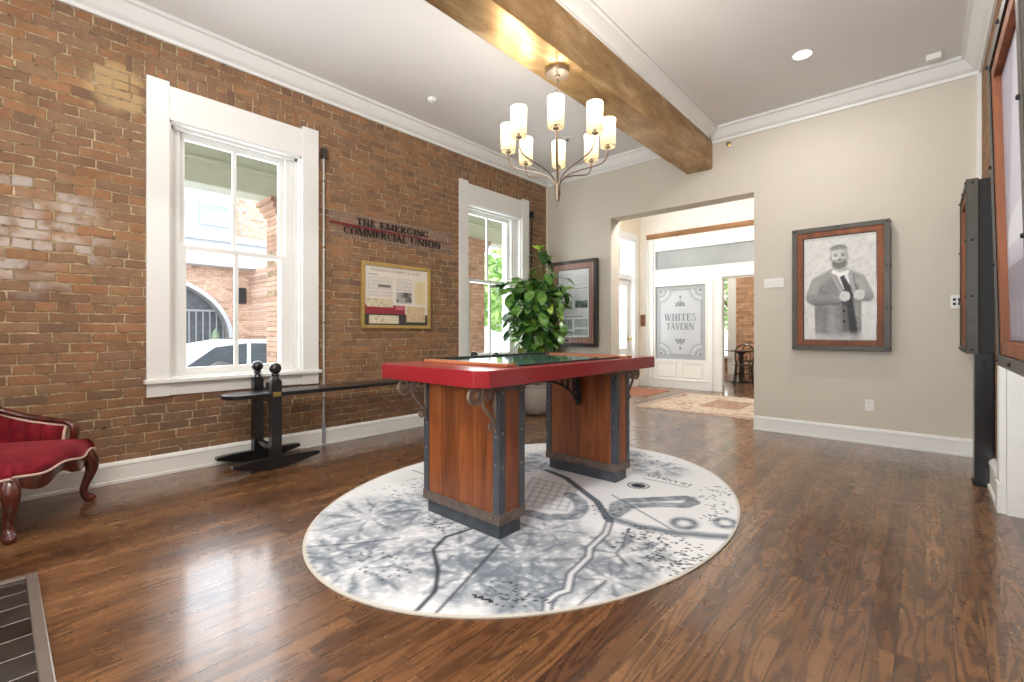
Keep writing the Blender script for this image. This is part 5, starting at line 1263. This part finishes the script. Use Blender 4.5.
for y in (1.9, 3.2, 4.55):
    f = MB().box(FX+.25, FX+.31, y-.1, y+.8, 4.75, 7.6).build('window_frame', M['white_ext'], t, world=True)
    MB().box(FX+.31, FX+.33, y, y+.7, 4.85, 6.2).box(FX+.31, FX+.33, y, y+.7, 6.3, 7.5).build('window_pane', M['pane_sky'], f, world=True)
rl = MB().box(FX+.5, FX+.54, -2, 5.8, 5.35, 5.42)
for i in range(40): rl.box(FX+.51, FX+.53, -2+.2*i, -1.98+.2*i, 4.4, 5.35)
rl.build('balcony_rail', M['rail_grey'], t, world=True)
fe = MB().box(FX-.35, FX-.3, ac-ar, ac+ar, 1.9, 1.96)
for i in range(26): fe.box(FX-.34, FX-.31, ac-ar+.2*i, ac-ar+.03+.2*i, -.41, 1.9 if i != 12 else 2.1)
fe.build('gate_bars', M['rail_grey'], t, world=True)
MB().box(FX, FX+.14, 5.68, 5.92, 2.2, 2.75).build('wall_lantern', M['iron_dark'], t, world=True, bevel=.02)
MB().box(FX+2.0, FX+2.7, 6.05, 6.1, -.4, 1.7).build('side_door', M['dark_int'], t, world=True)
# white building further along
t = thing('street_building', 'white building with a small dark window beyond the far window', 'building', (-19, 18, -.42))
MB().box(-24, -17, 15.2, 24, -.41, 9.5).build('facade', M['white_ext'], t, world=True)
for y, z in ((17.4, 4.6), (19.4, 4.6), (17.4, 1.6), (19.4, 1.6)): MB().box(-17, -16.96, y, y+.9, z, z+1.5).build('window_pane', M['pane_sky'], t, world=True)
MB().box(-17.0, -16.8, 15.1, 24, 9.2, 9.7).build('cornice_band', M['white_ext'], t, world=True)
# parked white car
def car(y0, lab, X=-11.2):
    t = thing('parked_car', lab, 'car', (X, y0+2.2, -.42))
    hw = .88
    body = [(0, .30), (.06, .62), (.3, .80), (1.15, .92), (1.75, 1.36), (2.3, 1.46), (3.3, 1.44), (3.95, 1.0), (4.35, .92), (4.42, .6), (4.4, .28)]
    MB().prism([(y0+a, b-.42) for a, b in body], 'x', X-hw, X+hw).build('car_body', M['car'], t, world=True, bevel=.05)
    for s_ in (-1, 1):
        x = X+s_*hw
        MB().prism([(y0+1.38, .96-.42), (y0+1.86, 1.32-.42), (y0+2.42, 1.39-.42), (y0+2.42, .96-.42)], 'x', x, x+s_*.012).prism([(y0+2.5, .96-.42), (y0+2.5, 1.39-.42), (y0+3.2, 1.37-.42), (y0+3.7, .98-.42)], 'x', x, x+s_*.012).build('side_window', M['car_glass'], t, world=True)
        for yw in (.82, 3.55):
            wo = MB().lathe([(.001, -.1), (.3, -.1), (.33, -.07), (.33, .07), (.3, .1), (.001, .1)], (x-s_*.06, y0+yw, -.42+.331), 24, axis='x').build('wheel', M['tyre'], t, world=True, smooth=True)
            MB().lathe([(.001, .0), (.2, 0), (.2, .02), (.001, .03)], (x+s_*.045, y0+yw, -.42+.331), 20, axis='x').build('hub_cap', M['rail_grey'], wo, world=True)
    return t
car(1.0, 'white car parked in the street outside the large window')
# clipped conifer in front of the arch
t = thing('conifer', 'small clipped green conifer standing before the carriage arch', 'shrub', (-16.6, 4.6, -.42))
MB().lathe([(.001, 1.75), (.08, 1.6), (.2, 1.2), (.3, .8), (.33, .55), (.2, .42), (.001, .42)], (0, 0, 0), 20).build('foliage', leafmat('conifer_green', (84, 104, 80), (112, 130, 104)), t, smooth=True)
MB().lathe([(.2, .0005), (.28, .4), (.22, .42), (.001, .42)], (0, 0, 0), 20).build('planter', M['white_ext'], t, smooth=True)
# porch chairs with round backs
def porch_chair():
    t = thing('porch_chair', '', 'chair')
    n = 18; outl = [(.17*cos(a), .72+.20*sin(a)) for a in np.linspace(0, pi, n)]
    MB().prism(outl+[(-.17, .5), (.17, .5)], 'y', -.012, .012).build('backrest', M['chair_grey'], t)
    MB().box(-.19, .19, -.01, .36, .42, .45).build('seat', M['chair_grey'], t, bevel=.01)
    for x in (-.17, .17):
        for y in (.0, .34): MB().tube([(x, y, .43), (x*1.1, y, .0005)], .013, 8).build('leg', M['chair_grey'], t)
        MB().tube([(x, 0, .43), (x, 0, .6)], .012, 8).build('back_post', M['chair_grey'], t)
    return t
pc = porch_chair()
for i, (x, y, lab) in enumerate(((-6.0, 1.72, 'grey round-backed porch chair outside the large window, nearer the armchair'), (-6.0, 2.48, 'grey round-backed porch chair outside, behind the bench post finials'))):
    c_ = pc if i == 0 else copy_tree(pc); c_.location = (x, y, -.059); c_.rotation_euler = (0, 0, pi/2); tag(c_, lab, 'chair', 'porch chairs')
# folding menu board on the porch by the far window
t = thing('menu_board', 'brown wooden folding board on the porch outside the far window', 'board', (-6.55, 7.2, -.06))
MB().box(-.03, .03, -.02, .62, .3, 1.32).build('board_panel', M['brown_board'], t)
MB().box(-.05, .05, -.05, .65, 1.32, 1.42).build('board_cap', M['white_ext'], t)
for y in (0, .6): MB().tube([(.0, y, .31), (0, y, .0005)], .02, 8).build('leg', M['brown_board'], t)
MB().tube([(.15, -.62, .0005), (.02, -.04, 1.36)], .022, 8).build('leaning_strut', M['rail_grey'], t)
# street trees
def tree(x, y, h, r, lab, seed):
    t = thing('street_tree', lab, 'tree', (x, y, -.42), group='street trees')
    q = random.Random(seed); mb = MB().tube([(0, 0, .0005), (.05, 0, h*.35), (0, .08, h*.6)], [.14, .1, .05], 10)
    for i in range(7): a = i*.9; mb.tube([(0, 0, h*.4+i*.12), (r*.6*cos(a), r*.6*sin(a), h*.55+i*.2)], [.05, .015], 6)
    mb.build('trunk', M['stem'], t, smooth=True)
    lv = MB()
    for i in range(1500):
        th, ph = q.uniform(0, 2*pi), math.acos(q.uniform(-1, 1)); k = q.uniform(.45, 1)**.6
        p = Vector((r*k*cos(th)*sin(ph), r*k*sin(th)*sin(ph), h*.68+h*.34*k*cos(ph))); s_ = q.uniform(.1, .2)
        u = Vector((q.gauss(0, 1), q.gauss(0, 1), q.gauss(0, 1))).normalized(); v = u.orthogonal().normalized()
        lv.add([p-u*s_, p+v*s_*.5, p+u*s_, p-v*s_*.5], [(0, 1, 2, 3)], q.choice((0, 1)))
    lv.build('foliage', [leafmat('street_leaf', (118, 160, 82), (160, 196, 112)), leafmat('street_leaf_light', (150, 184, 100), (190, 214, 140))], t, recalc=False)
tree(-11.5, 12.6, 4.6, 1.5, 'leafy street tree outside the window behind the plant', 4)
tree(-5.0, 17.2, 4.8, 1.6, 'leafy tree outside the tavern room window', 9)
